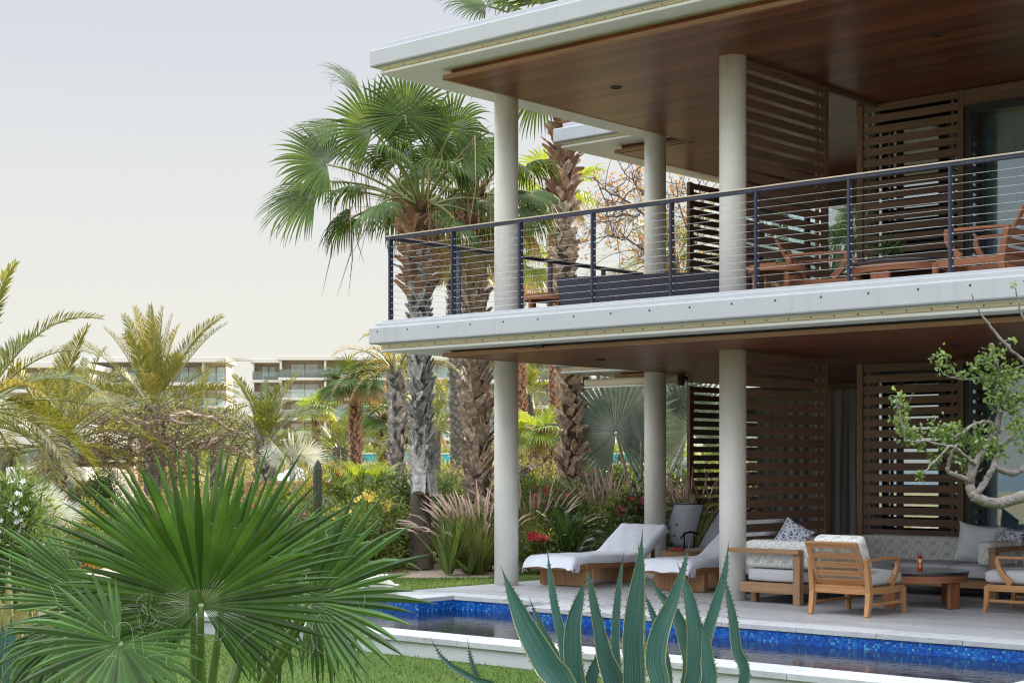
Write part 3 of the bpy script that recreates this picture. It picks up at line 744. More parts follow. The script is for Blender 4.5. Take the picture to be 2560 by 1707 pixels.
# ------------------------------------------------------------------ round tables
def round_table(name, label, loc, r, h, legw, legs, rz, top, matw, group=None, slate=True, cat='table'):
    t = empty(name, loc, label, cat, group, rz)
    if slate:
        mb = MB(); mb.lathe([(r, h - .035), (r + .004, h - .03), (r + .004, h - .004), (r, h)], 56); mb.build('table_top', M['slate'], t)
        mb = MB(); mb.lathe([(r - .09, h - .12), (r - .012, h - .12), (r - .012, h - .036), (r - .09, h - .036)], 56, smooth=False, caps=False)
        mb.build('apron', matw, t, bevel=0)
    else:
        mb = MB(); mb.lathe([(r - .05, h - .075), (r, h - .075), (r, h - .005), (r - .05, h - .005)], 48, smooth=False, caps=False); mb.build('apron', matw, t)
        n = 7; wv = 2 * (r - .01) / n
        for i in range(n):
            yc = -r + .01 + wv * (i + .5); hw = math.sqrt(max(.0001, (r - .012) ** 2 - (abs(yc) + wv * .25) ** 2))
            mb = MB(i); mb.beam((-hw, yc, h - .004), (hw, yc, h - .004), wv - .008, .02); mb.build('slat', matw, t)
    for i in range(legs):
        a = 2 * PI * i / legs + PI / legs; d = V((math.cos(a), math.sin(a), 0)); s_ = V((-d.y, d.x, 0)); c = d * (r - .06)
        mb = MB(i + 30); mb.beam(c + UP * .008, c + UP * (h - (.122 if slate else .076)), legw, .045, up=d); mb.build('leg', matw, t, bevel=.004)
        mb = MB(); mb.lathe([(.012, 0), (.012, .009)], 8, (c.x, c.y, 0)); mb.build('foot', M['trim'], t)
    return t
round_table('coffee_table', 'low round dark slate topped coffee table on broad teak legs, ground floor', (-9.22, 17.55, 0), .56, .425, .17, 4, .55, None, M['teakdark'])
round_table('coffee_table', 'low round dark topped coffee table on the balcony under the bonsai', (-9.05, 16.95, 3.52), .62, .42, .24, 4, .72, None, M['teakdark'])
round_table('side_table', 'small round slatted table on the balcony beside the middle column', (-10.42, 16.35, 3.52), .33, .45, .05, 4, .2, None, M['teakdark'], 'balcony side tables', False)
round_table('side_table', 'small round table on the balcony next to the corner column', (-14.55, 17.05, 3.52), .33, .45, .05, 4, .6, None, M['teakdark'], 'balcony side tables', False)
round_table('side_table', 'round weathered wooden table between the loungers with a red pouch on it', (-13.62, 18.95, 0), .33, .44, .05, 4, .9, None, M['teakgrey'], None, False)
mb = MB(); mb.soft(-.10, .10, -.06, .06, 0, .032, .014, 6, .004); o = mb.build('pouch', M['red'], None, (-13.66, 18.85, .447), rot=(0, 0, .4)); tag(o, 'small red leather pouch lying on the table between the loungers', 'pouch')
mb = MB(); mb.beam((-.09, -.05, .036), (.09, -.045, .042), .02, .008); mb.build('flap', M['red'], o)

# insect spray can
cn = empty('spray_can', (-9.25, 17.62, .426), 'red insect spray can standing on the dark coffee table', 'spray can')
mb = MB(); mb.lathe([(.026, 0), (.027, .004), (.027, .125), (.024, .134)], 24); mb.build('body', plain('can_red', (.55, .045, .02), .3), cn)
mb = MB(); mb.lathe([(.0235, .134), (.0235, .158), (.019, .175), (.010, .182)], 24); mb.build('cap', plain('cap_red', (.42, .02, .015), .35), cn)
def label_patch(nm, a0, a1, z0, z1, r, mat, rnd=0):
    mb = MB(); N = 14; C = math.atan2(-17.62, 9.25)
    for i in range(N):
        u0 = i / N; u1 = (i + 1) / N
        def hh(u): return math.sqrt(max(0, 1 - (2 * u - 1) ** 2)) if rnd else 1
        zc = (z0 + z1) / 2; hz = (z1 - z0) / 2
        p = lambda u, s: (r * math.cos(C + a0 + (a1 - a0) * u), r * math.sin(C + a0 + (a1 - a0) * u), zc + s * hz * hh(u))
        mb.quad([p(u0, -1), p(u1, -1), p(u1, 1), p(u0, 1)])
    return mb.build(nm, mat, cn)
label_patch('label', -.95, .95, .075, .128, .0275, plain('label_yellow', (.85, .55, .04), .4), 1)
label_patch('label_disc', -.55, .55, .09, .118, .0279, plain('label_white', (.8, .8, .8), .4), 1)
label_patch('label_text', -.36, .36, .099, .109, .0283, plain('label_blue', (.03, .05, .3), .4))
for z in (.025, .036, .047, .058): label_patch('label_text', -.6 + z * 4, .5 - z * 2, z, z + .0045, .0275, M['trim'])

# ------------------------------------------------------------------ corner sofa
sf = empty('corner_sofa', (-10.0, 18.3, 0), 'U shaped outdoor sofa with teak frame, patterned back cushions and grey seats', 'sofa')
sl = V((10.0, -18.3, 0))
def sp(n, mbx, mat, **k): return mbx.build(n, mat, sf, sl, **k)
def sbox(n, x0, x1, y0, y1, z0, z1, mat='teakgrey', bv=.005, sd=0):
    mb = MB(sd); mb.box(x0, x1, y0, y1, z0, z1); return sp(n, mb, M[mat], bevel=bv)
TX = -11.12
sbox('base_rail', TX - .02, -10.38, 16.66, 16.71, .125, .245, sd=1); sbox('base_rail', -10.40, -10.35, 16.715, 18.98, .125, .245, sd=2)
sbox('base_rail', -10.35, -8.83, 18.98, 19.03, .125, .245, sd=3); sbox('base_rail', -8.83, -8.78, 18.75, 19.83, .125, .245, sd=4)
sbox('arm_post', -10.375, -10.28, 16.63, 16.72, 0, .60, sd=5); sbox('armrest', -11.28, -10.28, 16.60, 16.72, .602, .655, sd=6)
sbox('arm_post', -8.86, -8.77, 18.60, 18.70, 0, .60, sd=7); sbox('armrest', -8.86, -8.77, 18.60, 19.95, .602, .655, sd=8)
for x, y in ((-11.05, 16.86), (-10.45, 18.2), (-11.05, 19.6), (-9.6, 19.1), (-8.95, 19.75)): sbox('leg', x - .04, x + .04, y - .04, y + .04, 0, .124)
sbox('seat_board', TX, -10.36, 16.72, 19.85, .2, .246); sbox('seat_board', -10.36, -8.84, 19.04, 19.85, .2, .246)
for i, (x0, x1, y0, y1) in enumerate(((TX + .02, -10.32, 16.76, 18.15), (TX + .02, -10.32, 18.16, 19.0), (TX + .02, -10.3, 19.01, 19.85), (-10.29, -9.56, 18.92, 19.8), (-9.55, -8.84, 18.90, 19.8))):
    mb = MB(i); mb.soft(x0, x1, y0, y1, .248, .415, .045, 8, .012, wob=.003); sp('seat_cushion', mb, M['greycush'])
mb = MB(); mb.soft(-11.12, -10.20, 16.735, 16.93, .42, .755, .06, 9, .01); sp('arm_cushion', mb, M['lattice'])
for i, (y0, y1) in enumerate(((16.95, 18.3), (18.31, 19.62))):
    mb = MB(i + 5); mb.soft(-11.30, -11.12, y0, y1, .30, .73, .05, 8, .012); sp('back_cushion', mb, M['lattice'])
mb = MB(8); mb.soft(-11.26, -8.95, 19.66, 19.86, .36, .725, .055, 10, .012); sp('back_cushion', mb, M['lattice'])
mb = MB(9); mb.soft(-9.08, -8.88, 18.72, 19.75, .42, .72, .055, 8, .012); sp('arm_cushion', mb, M['lattice'])
def pillow(label, c, s, mat, rz, tilt, roll=0, group=None):
    """square pillow with pinched corners standing on an edge"""
    mb = MB(); n = 14
    for side in (-1, 1):
        P = {}
        for i in range(n + 1):
            for j in range(n + 1):
                u, v = -1 + 2 * i / n, -1 + 2 * j / n
                th = .36 * (max(0, (1 - u * u)) ** .55) * (max(0, (1 - v * v)) ** .55)
                pin = 1 - .10 * (1 - abs(u) ** 3) * abs(v) ** 2 ; pin2 = 1 - .10 * (1 - abs(v) ** 3) * abs(u) ** 2
                P[i, j] = V((u * s / 2 * pin2, side * (th * s / 2 + .001) + .006 * math.sin(u * 9) * math.sin(v * 7) * (1 - u * u) * (1 - v * v), v * s / 2 * pin + s / 2))
        for i in range(n):
            for j in range(n):
                q = [P[i, j], P[i + 1, j], P[i + 1, j + 1], P[i, j + 1]]
                uv = [((a + side * 40) / n * s, b / n * s) for a, b in ((i, j), (i + 1, j), (i + 1, j + 1), (i, j + 1))]
                if side > 0: q.reverse(); uv.reverse()
                mb.quad(q, uv, smooth=True)
    o = mb.build('pillow', mat, None, c); o.rotation_euler = (tilt, roll, rz); tag(o, label, 'pillow', group); return o
pillow('blue and white printed pillow slumped on the sofa beside the column', (-10.88, 17.25, .60), .40, M['print'], .35, -.35, .5, 'blue printed pillows')
pillow('large plain pale blue pillow leaning at the end of the sofa', (-9.38, 19.28, .43), .50, M['paleblue'], .50, -.25, .16)
pillow('blue and white printed pillow tucked behind the plain pale pillow', (-9.08, 19.46, .43), .46, M['print'], -.30, -.22, .12, 'blue printed pillows')

# ------------------------------------------------------------------ timber loungers with towel covers
def lounger(loc, rz, label, hs=1.45):
    """local +Y runs from the foot to the head"""
    t = empty('sun_lounger', loc, label, 'sun lounger', 'towel covered timber loungers', rz); W = .42
    for s in (-1, 1):
        mb = MB(s + 2); mb.beam((s * (W - .02), .02, .285), (s * (W - .02), 2.05, .285), .04, .085); mb.build('side_rail', M['teak'], t, bevel=.005)
    mb = MB(5); mb.beam((-W, -.002, .285), (W, -.002, .285), .04, .085); mb.build('foot_rail', M['teak'], t, bevel=.005)
    for i, y in enumerate((.34, 1.5)):
        mb = MB(i + 6)
        n = 9
        for k in range(n):
            x0 = -W + .0 + k * 2 * W / n; mb.beam((x0 + W / n, y, 0.01), (x0 + W / n, y, .24), 2 * W / n - .002, .09, up=(0, 1, 0))
        mb.build('base_panel', M['teak'], t, bevel=.002)
    for k in range(8):
        mb = MB(k); mb.beam((-W + .04, .1 + k * .2, .30), (W - .04, .1 + k * .2, .30), .12, .018); mb.build('slat', M['teak'], t)
    for s in (-1, 1):
        mb = MB(s); mb.beam((s * .30, 2.0, .27), (s * .30, 1.98, .62), .035, .05, up=(0, 1, 0)); mb.build('back_strut', M['teakdark'], t, bevel=.004)
        mb = MB(s); mb.beam((s * .30, 2.35, .10), (s * .30, 1.9, .30), .03, .05); mb.build('back_strut', M['teakdark'], t, bevel=.004)
    # fitted white cover: flat seat curving up into the raised back, draped over the edges
    mb = MB(9); nu, nv = 30, 56; r = random.Random(2)
    def prof(s_):
        if s_ < hs: return V((0, -.05 + s_, .335 + .012 * math.sin(s_ * 3)))
        k = min(1, (s_ - hs) / .35); a = R(33) * (k * k * (3 - 2 * k))
        q = V((0, hs - .05, .335)); st = .02; d = 0
        while d < s_ - hs:
            kk = min(1, d / .35); aa = R(33) * (kk * kk * (3 - 2 * kk)); q += V((0, math.cos(aa), math.sin(aa))) * st; d += st
        return q
    Lt = 2.36; C = [prof(Lt * i / nv) for i in range(nv + 1)]
    Wd = W + .015; P = []
    for i in range(nv + 1):
        c = C[i]; tan = (C[min(nv, i + 1)] - C[max(0, i - 1)]).normalized(); up = V((0, -tan.z, tan.y)); row = []
        for j in range(nu + 1):
            u = -1 + 2 * j / nu; a = abs(u)
            if a < .78: x = u / .78 * (Wd - .03); h = .088 * (1 - .12 * (u / .78) ** 4)
            else:
                k = (a - .78) / .22; x = math.copysign(Wd - .03 + .03 * math.sin(min(1, k * 2.2) * PI / 2), u); h = .066 - .092 * k
            wr = .006 * math.sin(i * .35 + u * 6) * math.sin(u * 7 + i * .2) + (.007 * math.sin(i * .55 + 2 * u + 1.3 * math.sin(i * .21)) * max(0, (a - .75)) * 4)
            sag = -.012 * (1 - u * u) if i > nv * .6 else 0
            hh = h + wr + sag
            if i < 3: hh -= (3 - i) ** 2 * .012 * (1 if a < .78 else .6)
            row.append(c + V((x, 0, 0)) + up * hh)
        P.append(row)
    # foot end hangs over the rail with a knotted corner
    lo = [p + V((0, -.015 - .008 * math.sin(j * .8), -.05 - .008 * math.sin(j * .5) - (.02 if j > nu - 6 or j < 4 else 0))) for j, p in enumerate(P[0])]
    P.insert(0, lo)
    hi = [p + V((0, .03, -.09)) for p in P[-1]]; P.append(hi)
    for i in range(len(P) - 1):
        for j in range(nu): mb.quad([P[i][j], P[i][j + 1], P[i + 1][j + 1], P[i + 1][j]], smooth=True)
    o = mb.build('mattress_cover', M['white'], t)
    # welded so that it shades smoothly
    bm_weld(o)
    mb = MB(1)
    for k in range(5):
        pts = [(W - .02 + .012 * math.sin(k * 2 + q), .02 + k * .018 + .01 * q, .37 - .055 * q) for q in range(4)]
        mb.tube(pts, [.014, .026, .022, .008], 8)
    mb.build('cover_knot', M['white'], t)
    return t
def bm_weld(o, d=.0005):
    import bmesh
    b = bmesh.new(); b.from_mesh(o.data); bmesh.ops.remove_doubles(b, verts=b.verts, dist=d); b.to_mesh(o.data); b.free()
lounger((-14.42, 16.98, 0), .03, 'timber lounger under a white towel cover near the corner column, its foot towards the lawn')
lounger((-12.72, 17.28, 0), -.04, 'timber lounger under a white towel cover partly behind the middle column', 1.12)

def sling(loc, rz, label, ry=.42, rh=.70):
    t = empty('sling_lounger', loc, label, 'sun lounger', 'grey sling loungers', rz)
    mb = MB(); mb.path([(-.0, -.9, .34), (0, 0, .34)], .56, .012); mb.build('seat_sling', M['sling'], t)
    mb = MB(); 
    Wd = .30
    n = 10; pts = [V((0, .02 + ry * k / n - .02 * math.sin(PI * k / n), .35 + rh * k / n)) for k in range(n + 1)]
    for a, b, k in zip(pts, pts[1:], range(n)):
        mb.quad([a + V((-Wd, 0, 0)), a + V((Wd, 0, 0)), b + V((Wd, 0, 0)), b + V((-Wd, 0, 0))], [(-Wd, k / n), (Wd, k / n), (Wd, (k + 1) / n), (-Wd, (k + 1) / n)], smooth=True)
    o = mb.build('back_sling', M['sling'], t); bm_weld(o, .0005); so_ = o.modifiers.new('thick', 'SOLIDIFY'); so_.thickness = .01
    for s in (-1, 1):
        mb = MB(); mb.tube([V((s * Wd, 0, 0)) + p for p in pts], .011, 8); mb.tube([(s * Wd, -.9, .34), (s * Wd, 0, .34)], .014, 8); mb.build('side_tube', M['frame'], t)
        mb = MB(); mb.tube([(s * .34, .12, .56), (s * .34, -.1, .60), (s * .34, -.28, .58), (s * .34, -.38, .50)], [.013, .018, .018, .013], 8); mb.build('armrest', M['frame'], t)
        for y in (-.75, -.3, .05):
            mb = MB(); mb.tube([(s * .33, y, 0), (s * .31, y, .34)], .014, 8); mb.build('leg', M['frame'], t)
        mb = MB(); mb.tube([(s * .34, -.28, .34), (s * .34, -.28, .58)], .012, 8); mb.tube([(s * .34, -.02, .34), (s * .34, -.02, .58)], .012, 8); mb.build('arm_post', M['frame'], t)
    mb = MB(); mb.tube([tuple(pts[-1] + V((-Wd, 0, 0))), tuple(pts[-1] + V((Wd, 0, 0)))], .014, 8); mb.build('head_tube', M['frame'], t)
    return t
sling((-15.50, 21.4, 0), 0, 'grey mesh sling lounger with upright back just past the rear column', .30, .68)
sling((-14.82, 21.4, 0), 0, 'grey mesh sling lounger, more reclined, behind the second towel covered lounger', .60, .58)

# ------------------------------------------------------------------ balcony: wicker sofa, bonsai
ws = empty('wicker_sofa', (-13.35, 17.85, 3.52), 'dark woven wicker sofa on the balcony, its back to the railing', 'sofa', None, .40)
def wpanel(n, pts8, sd=0):
    mb = MB(sd)
    q = pts8
    for f in ((0, 1, 5, 4), (1, 2, 6, 5), (2, 3, 7, 6), (3, 0, 4, 7), (4, 5, 6, 7), (3, 2, 1, 0)):
        P = [V(q[i]) for i in f]; a = (P[1] - P[0]).length; b = (P[3] - P[0]).length
        mb.quad(P, [(0, 0), (a, 0), (a, b), (0, b)])
    return mb.build(n, M['wicker'], ws, bevel=.02, seg=3)
wpanel('back', [(-1.12, -.44, .08), (1.12, -.44, .08), (1.12, -.34, .08), (-1.12, -.34, .08), (-1.20, -.52, .66), (1.20, -.52, .66), (1.20, -.42, .66), (-1.20, -.42, .66)])
for s in (-1, 1):
    x0, x1 = (s * 1.02, s * 1.13) if s > 0 else (s * 1.13, s * 1.02)
    wpanel('arm', [(x0, -.335, .08), (x1, -.335, .08), (x1, .36, .08), (x0, .36, .08), (x0 + s * .07, -.415, .64), (x1 + s * .07, -.415, .64), (x1 + s * .07, .40, .58), (x0 + s * .07, .40, .58)])
wpanel('seat_base', [(-1.01, -.33, .08), (1.01, -.33, .08), (1.01, .36, .08), (-1.01, .36, .08), (-1.01, -.33, .26), (1.01, -.33, .26), (1.01, .36, .26), (-1.01, .36, .26)])
for x in (-1.05, 1.05):
    for y in (-.36, .32):
        mb = MB(); mb.box(x - .025, x + .025, y - .025, y + .025, 0, .08); mb.build('leg', M['frame'], ws)
mb = MB(); mb.soft(-1.0, 1.0, -.32, .36, .262, .40, .04, 8, .01); mb.build('seat_cushion', M['greycush'], ws)

bz = empty('bonsai', (-9.25, 16.85, 3.941), 'small green bonsai in a black and white patterned bowl on the balcony table', 'plant')
m, n, b, o_ = new_mat('checked_bowl'); uv = coords(n, 'UV', (26, 60, 1)); ck = n.nodes.new('ShaderNodeTexChecker'); ck.inputs['Scale'].default_value = 1
mp_ = n.nodes.new('ShaderNodeMapping'); mp_.inputs['Rotation'].default_value = (0, 0, R(45)); L_(n, uv, mp_.inputs[0]); L_(n, mp_.outputs[0], ck.inputs[0]); ck.inputs[1].default_value = (.7, .7, .7, 1); ck.inputs[2].default_value = (.01, .01, .01, 1); L_(n, ck.outputs[0], b.inputs[0])
mb = MB(); mb.lathe([(.05, 0), (.08, .015), (.085, .04), (.07, .055), (.065, .045)], 28); mb.build('bowl', m, bz)
# ------------------------------------------------------------------ plant builders
def basis(d, up=UP):
    d = d.normalized(); s = d.cross(up)
    if s.length < 1e-3: s = V((1, 0, 0))
    s.normalize(); return d, s, s.cross(d).normalized()
def fan_leaf(mb, o, axis, normal, Rl, spread=R(250), nseg=46, join=.42, grav=.25, fold=.45, steps=6, m=0, seed=0, wmul=1.0, tipdrop=1.0, cup=0.0, endt=.22, jit=.15, lv=.06):
    """palmate blade: pleated near the stalk, free drooping segments beyond"""
    r = random.Random(seed); a = axis.normalized(); nrm = (normal - a * normal.dot(a)).normalized(); s = nrm.cross(a)
    dth = spread / nseg
    for i in range(nseg):
        th = -spread / 2 + dth * (i + .5); e = abs(th) / (spread / 2)
        L = Rl * (1 - endt * e ** 2.2) * r.uniform(1 - lv * 1.6, 1 + lv); jt = r.uniform(-jit, jit) * dth
        d0 = (a * math.cos(th) + s * math.sin(th) + nrm * cup).normalized(); sd = nrm.cross(d0).normalized()
        p = o + d0 * (.02 * Rl); d = d0.copy(); st = L / steps; jd = False; rows = []; bend = r.uniform(.6, 1.5) * grav * tipdrop
        kink = r.random() < .12 * tipdrop
        for k in range(steps + 1):
            t = k / steps; rad = max(.02 * Rl, L * t)
            w = rad * math.tan(dth / 2) * 1.04 if t < join else L * join * math.tan(dth / 2) * (1.04 + .12 * (1 - abs(2 * (t - join) / (1 - join) - .6))) * max(0.04, 1 - ((t - join) / (1 - join)) ** 2.2)
            w *= wmul
            n2 = sd.cross(d).normalized()
            rows.append((p - sd * w, p + n2 * (fold * w * (1 if n2.dot(nrm) > 0 else -1)), p + sd * w))
            if t >= join * .8:
                if not jd: d = (d + s_rot(nrm, d0) * jt * 1.1).normalized(); jd = True
                g = bend * (.3 + 1.6 * (t - join * .8)) ; 
                if kink and t > .55: g *= 4
                d = (d - UP * g).normalized()
            elif grav: d = (d - UP * grav * .12).normalized()
            p = p + d * st
        mb.strip(rows, m)
def s_rot(n_, d_): return n_.cross(d_).normalized()
def petiole(mb, a, b, sag, r0, r1, m=1, n=6):
    a, b = V(a), V(b); pts = []
    for k in range(n + 1):
        t = k / n; pts.append(a.lerp(b, t) + UP * (sag * 4 * t * (1 - t)))
    mb.tube(pts, [r0 + (r1 - r0) * k / n for k in range(n + 1)], 6, m)
    return (pts[-1] - pts[-2]).normalized()
def frond(mb, base, d, L, grav=.12, wid=.45, nl=34, m=0, ms=1, seed=0, vee=.5, lw=.016, start=.18, rr0=.022, fwd=.75, twist=0):
    """feather leaf: an arching midrib with two ranks of leaflets"""
    r = random.Random(seed); p = V(base); d = V(d).normalized(); n = 16; st = L / n; pts = [p.copy()]; ds = [d.copy()]
    for k in range(n):
        d = (d - UP * grav * (.25 + 1.5 * k / n)).normalized(); p = p + d * st; pts.append(p.copy()); ds.append(d.copy())
    mb.tube(pts, [rr0 * (1 - .85 * k / n) for k in range(n + 1)], 4, ms, cap=False)
    for i in range(nl):
        t = start + (1 - start) * (i + .5) / nl; f = t * n; k = min(n - 1, int(f)); q = pts[k].lerp(pts[k + 1], f - k); dd = ds[k].lerp(ds[k + 1], f - k).normalized()
        _, s, u = basis(dd)
        if twist: s = (s * math.cos(twist * t) + u * math.sin(twist * t)); u = s.cross(dd)
        l0 = wid * (math.sin(PI * min(1, (.10 + .9 * (t - start) / (1 - start)) ** .75)) * .75 + .28)
        for sg in (-1, 1):
            l = l0 * r.uniform(.85, 1.1); ang = fwd + r.uniform(-.12, .12) 
            ld = (dd * math.cos(ang) * (1.0 + .5 * t) + s * sg * math.sin(ang) + u * (vee * r.uniform(.5, 1.2))).normalized()
            w2 = ld.cross(u).normalized() * lw * (1 if t < .9 else .7); p1 = q + ld * l * .5; p2 = q + ld * l - UP * l * .16 * r.uniform(.2, 1.4)
            mb.quad([q - w2 * .5, q + w2 * .5, p1 + w2, p1 - w2], None, m); mb.quad([p1 - w2, p1 + w2, p2], [(0, 0)] * 3, m)
boot_cache = {}
def boots(trunk, zs0, zs1, rad, mat, per_m, seed, flare=1.0, size=1.0, z_off=0, limit=290, lean=.45):
    """old leaf bases clasping the trunk, in spirals"""
    key = (mat.name, round(flare, 1))
    if key not in boot_cache:
        boot_cache[key] = []
        for q in range(4):
            r = random.Random(q + 5); mb = MB(q); f = flare * r.uniform(.8, 1.25)
            P = [(0, -.03, -.02), (.01, .018, .08), (.02 * (q - 1.5), .03 + .03 * f, .17), (.03 * (q - 1.5), .04 + .085 * f, .23 + .02 * q)]
            mb.path(P, [.15, .145, .10, .045 + .02 * (q % 2)], [.035, .028, .018, .010], up=(0, 1, .3)); boot_cache[key].append(mb.mesh('leaf_base', mat))
    r = random.Random(seed); n = min(limit, int((zs1 - zs0) * per_m))
    for i in range(n):
        t = (i + .5) / n; z = zs0 + (zs1 - zs0) * t; a = i * 2.399963 + r.uniform(-.25, .25); rd = rad(z) if callable(rad) else rad
        o = bpy.data.objects.new('leaf_base', boot_cache[key][r.randrange(4)]); COL.objects.link(o); o.parent = trunk
        c = trunk_center(trunk, z)
        o.location = (c[0] + rd * math.cos(a), c[1] + rd * math.sin(a), z + r.uniform(-.04, .04)); s = size * r.uniform(.8, 1.2)
        o.rotation_euler = (r.uniform(-.12, .15), r.choice((-1, 1)) * lean * r.uniform(.5, 1.2), a - PI / 2); o.scale = (s * r.uniform(.8, 1.2), s * r.uniform(.7, 1.2), s)
def trunk_center(t, z):
    c = t.get('bend', 0.0); return (c * math.sin(z * .7), c * math.cos(z * .5) - c)
def make_trunk(parent, h, rad, mat, bend=.03, bumpy=.06, seed=0, n=18, z0=-.1):
    mb = MB(seed); r = random.Random(seed); N = int(h / .12) + 2; base = len(mb.v); rows = []
    for i in range(N + 1):
        z = z0 + (h - z0) * i / N; rd = rad(z) if callable(rad) else rad; cx, cy = bend * math.sin(z * .7), bend * math.cos(z * .5) - bend
        row = [(cx + rd * (1 + r.uniform(-bumpy, bumpy)) * math.cos(2 * PI * k / n), cy + rd * (1 + r.uniform(-bumpy, bumpy)) * math.sin(2 * PI * k / n), z) for k in range(n)]; rows.append(row)
    for i in range(N):
        for k in range(n):
            k2 = (k + 1) % n; mb.quad([rows[i][k], rows[i][k2], rows[i + 1][k2], rows[i + 1][k]], None, smooth=True)
    mb.quad(rows[-1]); o = mb.build('trunk', mat, parent); bm_weld(o, .0005); o['bend'] = bend; return o
def leaf_cloud(blobs, n, size, mat, seed=0, aspect=.38, clump=.16, per=26, upb=.35, name='foliage', shell=.55, fold=0.25, sizevar=.35):
    rng = np.random.default_rng(seed); B = np.array(blobs, float); vol = B[:, 3] * B[:, 4] * B[:, 5]; nc = max(4, n // per)
    bi = rng.choice(len(B), nc, p=vol / vol.sum()); d = rng.normal(size=(nc, 3)); d /= np.linalg.norm(d, axis=1)[:, None]; rr_ = rng.uniform(0, 1, nc) ** (1 / 3 * (1 - shell) + .02) 
    cc = B[bi, :3] + d * rr_[:, None] * B[bi, 3:6]; cc[:, 2] = np.maximum(cc[:, 2], .03)
    ci = rng.integers(0, nc, n); csz = clump * rng.uniform(.5, 1.5, nc)
    P = cc[ci] + rng.normal(size=(n, 3)) * csz[ci][:, None] * .6
    ax = rng.normal(size=(n, 3)); ax[:, 2] += upb + .0; ax += (P - cc[ci]) / clump * .8; ax /= np.linalg.norm(ax, axis=1)[:, None]
    t = rng.normal(size=(n, 3)); sd = np.cross(ax, t); sd /= np.linalg.norm(sd, axis=1)[:, None]; nn = np.cross(sd, ax)
    s = size * rng.uniform(1 - sizevar, 1 + sizevar, n)[:, None]
    A = P; T = P + ax * s; m1 = P + ax * s * .45 + sd * s * aspect * .5 + nn * s * fold * .3; m2 = P + ax * s * .45 - sd * s * aspect * .5 + nn * s * fold * .3
    vs = np.stack([A, m1, T, m2], 1).reshape(-1, 3); f = np.arange(len(vs)).reshape(-1, 4)
    return np_mesh(name, vs, f, mat), cc
def twigs(mb, base, tips, r0=.012, m=0, seed=0, sides=4):
    r = random.Random(seed); base = V(base)
    for t in tips:
        t = V(t); pts = [base]
        for k in range(1, 4):
            pts.append(base.lerp(t, k / 4) + V((r.uniform(-1, 1), r.uniform(-1, 1), r.uniform(-.2, .9))) * (t - base).length * .09)
        pts.append(t); mb.tube(pts, [r0, r0 * .75, r0 * .55, r0 * .4, r0 * .2], sides, m, cap=False)
def shrub(name, label, px, d, w, h, n, size, mat, cat='shrub', group=None, seed=0, aspect=.38, z0=0, stemmat=None, clump=.16, dep=None, flowers=None, upb=.4, lift=0, per=26, bare=0.0):
    p = ground_at(px, d, z0); t = empty(name, p, label, cat, group); dep = dep or w
    r = random.Random(seed); bl = []
    for i in range(5):
        bl.append((r.uniform(-.28, .28) * w, r.uniform(-.25, .25) * dep, lift + h * r.uniform(.42, .62), w * r.uniform(.28, .42), dep * r.uniform(.25, .4), h * r.uniform(.30, .45)))
    me, cc = leaf_cloud(bl, n, size, mat, seed, aspect, clump, per, upb); put('foliage', me, t)
    mb = MB(seed); k = min(len(cc), 46 + int(bare * 200)); twigs(mb, (0, 0, 0), [tuple(cc[i]) for i in range(k)], .014 * max(.6, h), seed=seed); mb.build('stem', stemmat or M['twig'], t)
    if flowers:
        fm, fn, fs = flowers; fc = cc[np.argsort(-(cc[:, 2] + .3 * np.random.default_rng(seed).uniform(0, h, len(cc))))]
        mb = MB(seed + 1); pr = -FWD
        for i in range(min(fn, len(fc))):
            c = V(fc[i]) + pr * r.uniform(0, .18) + UP * .03
            flower(mb, c, fs, r)
        mb.build('blossom', fm, t)
    return t
def flower(mb, c, s, r, pet=5):
    ax = V((r.uniform(-.7, .7), r.uniform(-.7, .7), r.uniform(.1, 1))) - FWD * .8; ax.normalize(); x = ax.orthogonal().normalized(); y = ax.cross(x); a0 = r.random() * 6
    for k in range(pet):
        a = a0 + 2 * PI * k / pet; dd = x * math.cos(a) + y * math.sin(a); e = x * math.cos(a + PI / 2) + y * math.sin(a + PI / 2)
        mb.quad([c, c + dd * s * .6 + e * s * .34 + ax * s * .15, c + dd * s + ax * s * .25, c + dd * s * .6 - e * s * .34 + ax * s * .15])

M['twig'] = plain('twig_bark', (.13, .10, .075), .9, nscale=12, var=.3)
M['twigpale'] = plain('pale_bark', (.30, .24, .18), .85, nscale=9, var=.35, bmp=.6, bscale=26)
M['barkgrey'] = plain('grey_palm_bark', (.075, .07, .065), .9, nscale=7, var=.5, bmp=.8, bscale=30, obj=.25)
M['bootgrey'] = plain('grey_leaf_base', (.38, .37, .36), .85, nscale=10, var=.55, bmp=.7, bscale=45, obj=.42)
M['bootbrown'] = plain('brown_leaf_base', (.34, .19, .12), .85, nscale=10, var=.5, bmp=.7, bscale=45, obj=.38)
M['boottan'] = plain('tan_leaf_base', (.50, .38, .29), .85, nscale=9, var=.55, bmp=.7, bscale=45, obj=.38)
M['barkbrown'] = plain('brown_palm_bark', (.085, .055, .04), .95, nscale=9, var=.5, bmp=.9, bscale=40)
M['barkshaved'] = plain('shaved_palm_bark', (.115, .085, .065), .9, nscale=3, var=.35, bmp=1.0, bscale=60, stains=((.05, .038, .03), 22, (1, 1, .25), .8))
G = {}
G['fan'] = leafm('fan_palm_leaf', [(.022, .052, .008), (.055, .10, .014), (.11, .165, .03)], .55, .26, (1.7, 1.5, .4), .42, nscale=2.5, spec=.35)
G['fanfront'] = leafm('young_fan_leaf', [(.020, .056, .011), (.048, .108, .020), (.12, .205, .052)], .48, .22, (1.5, 1.4, .5), .50, nscale=5, spec=.4, tipc=(.38, .27, .14))
G['fanlime'] = leafm('lime_fan_leaf', [(.11, .19, .03), (.20, .28, .05), (.30, .36, .10)], .4, .4, (1.7, 1.5, .4), .3, nscale=2)
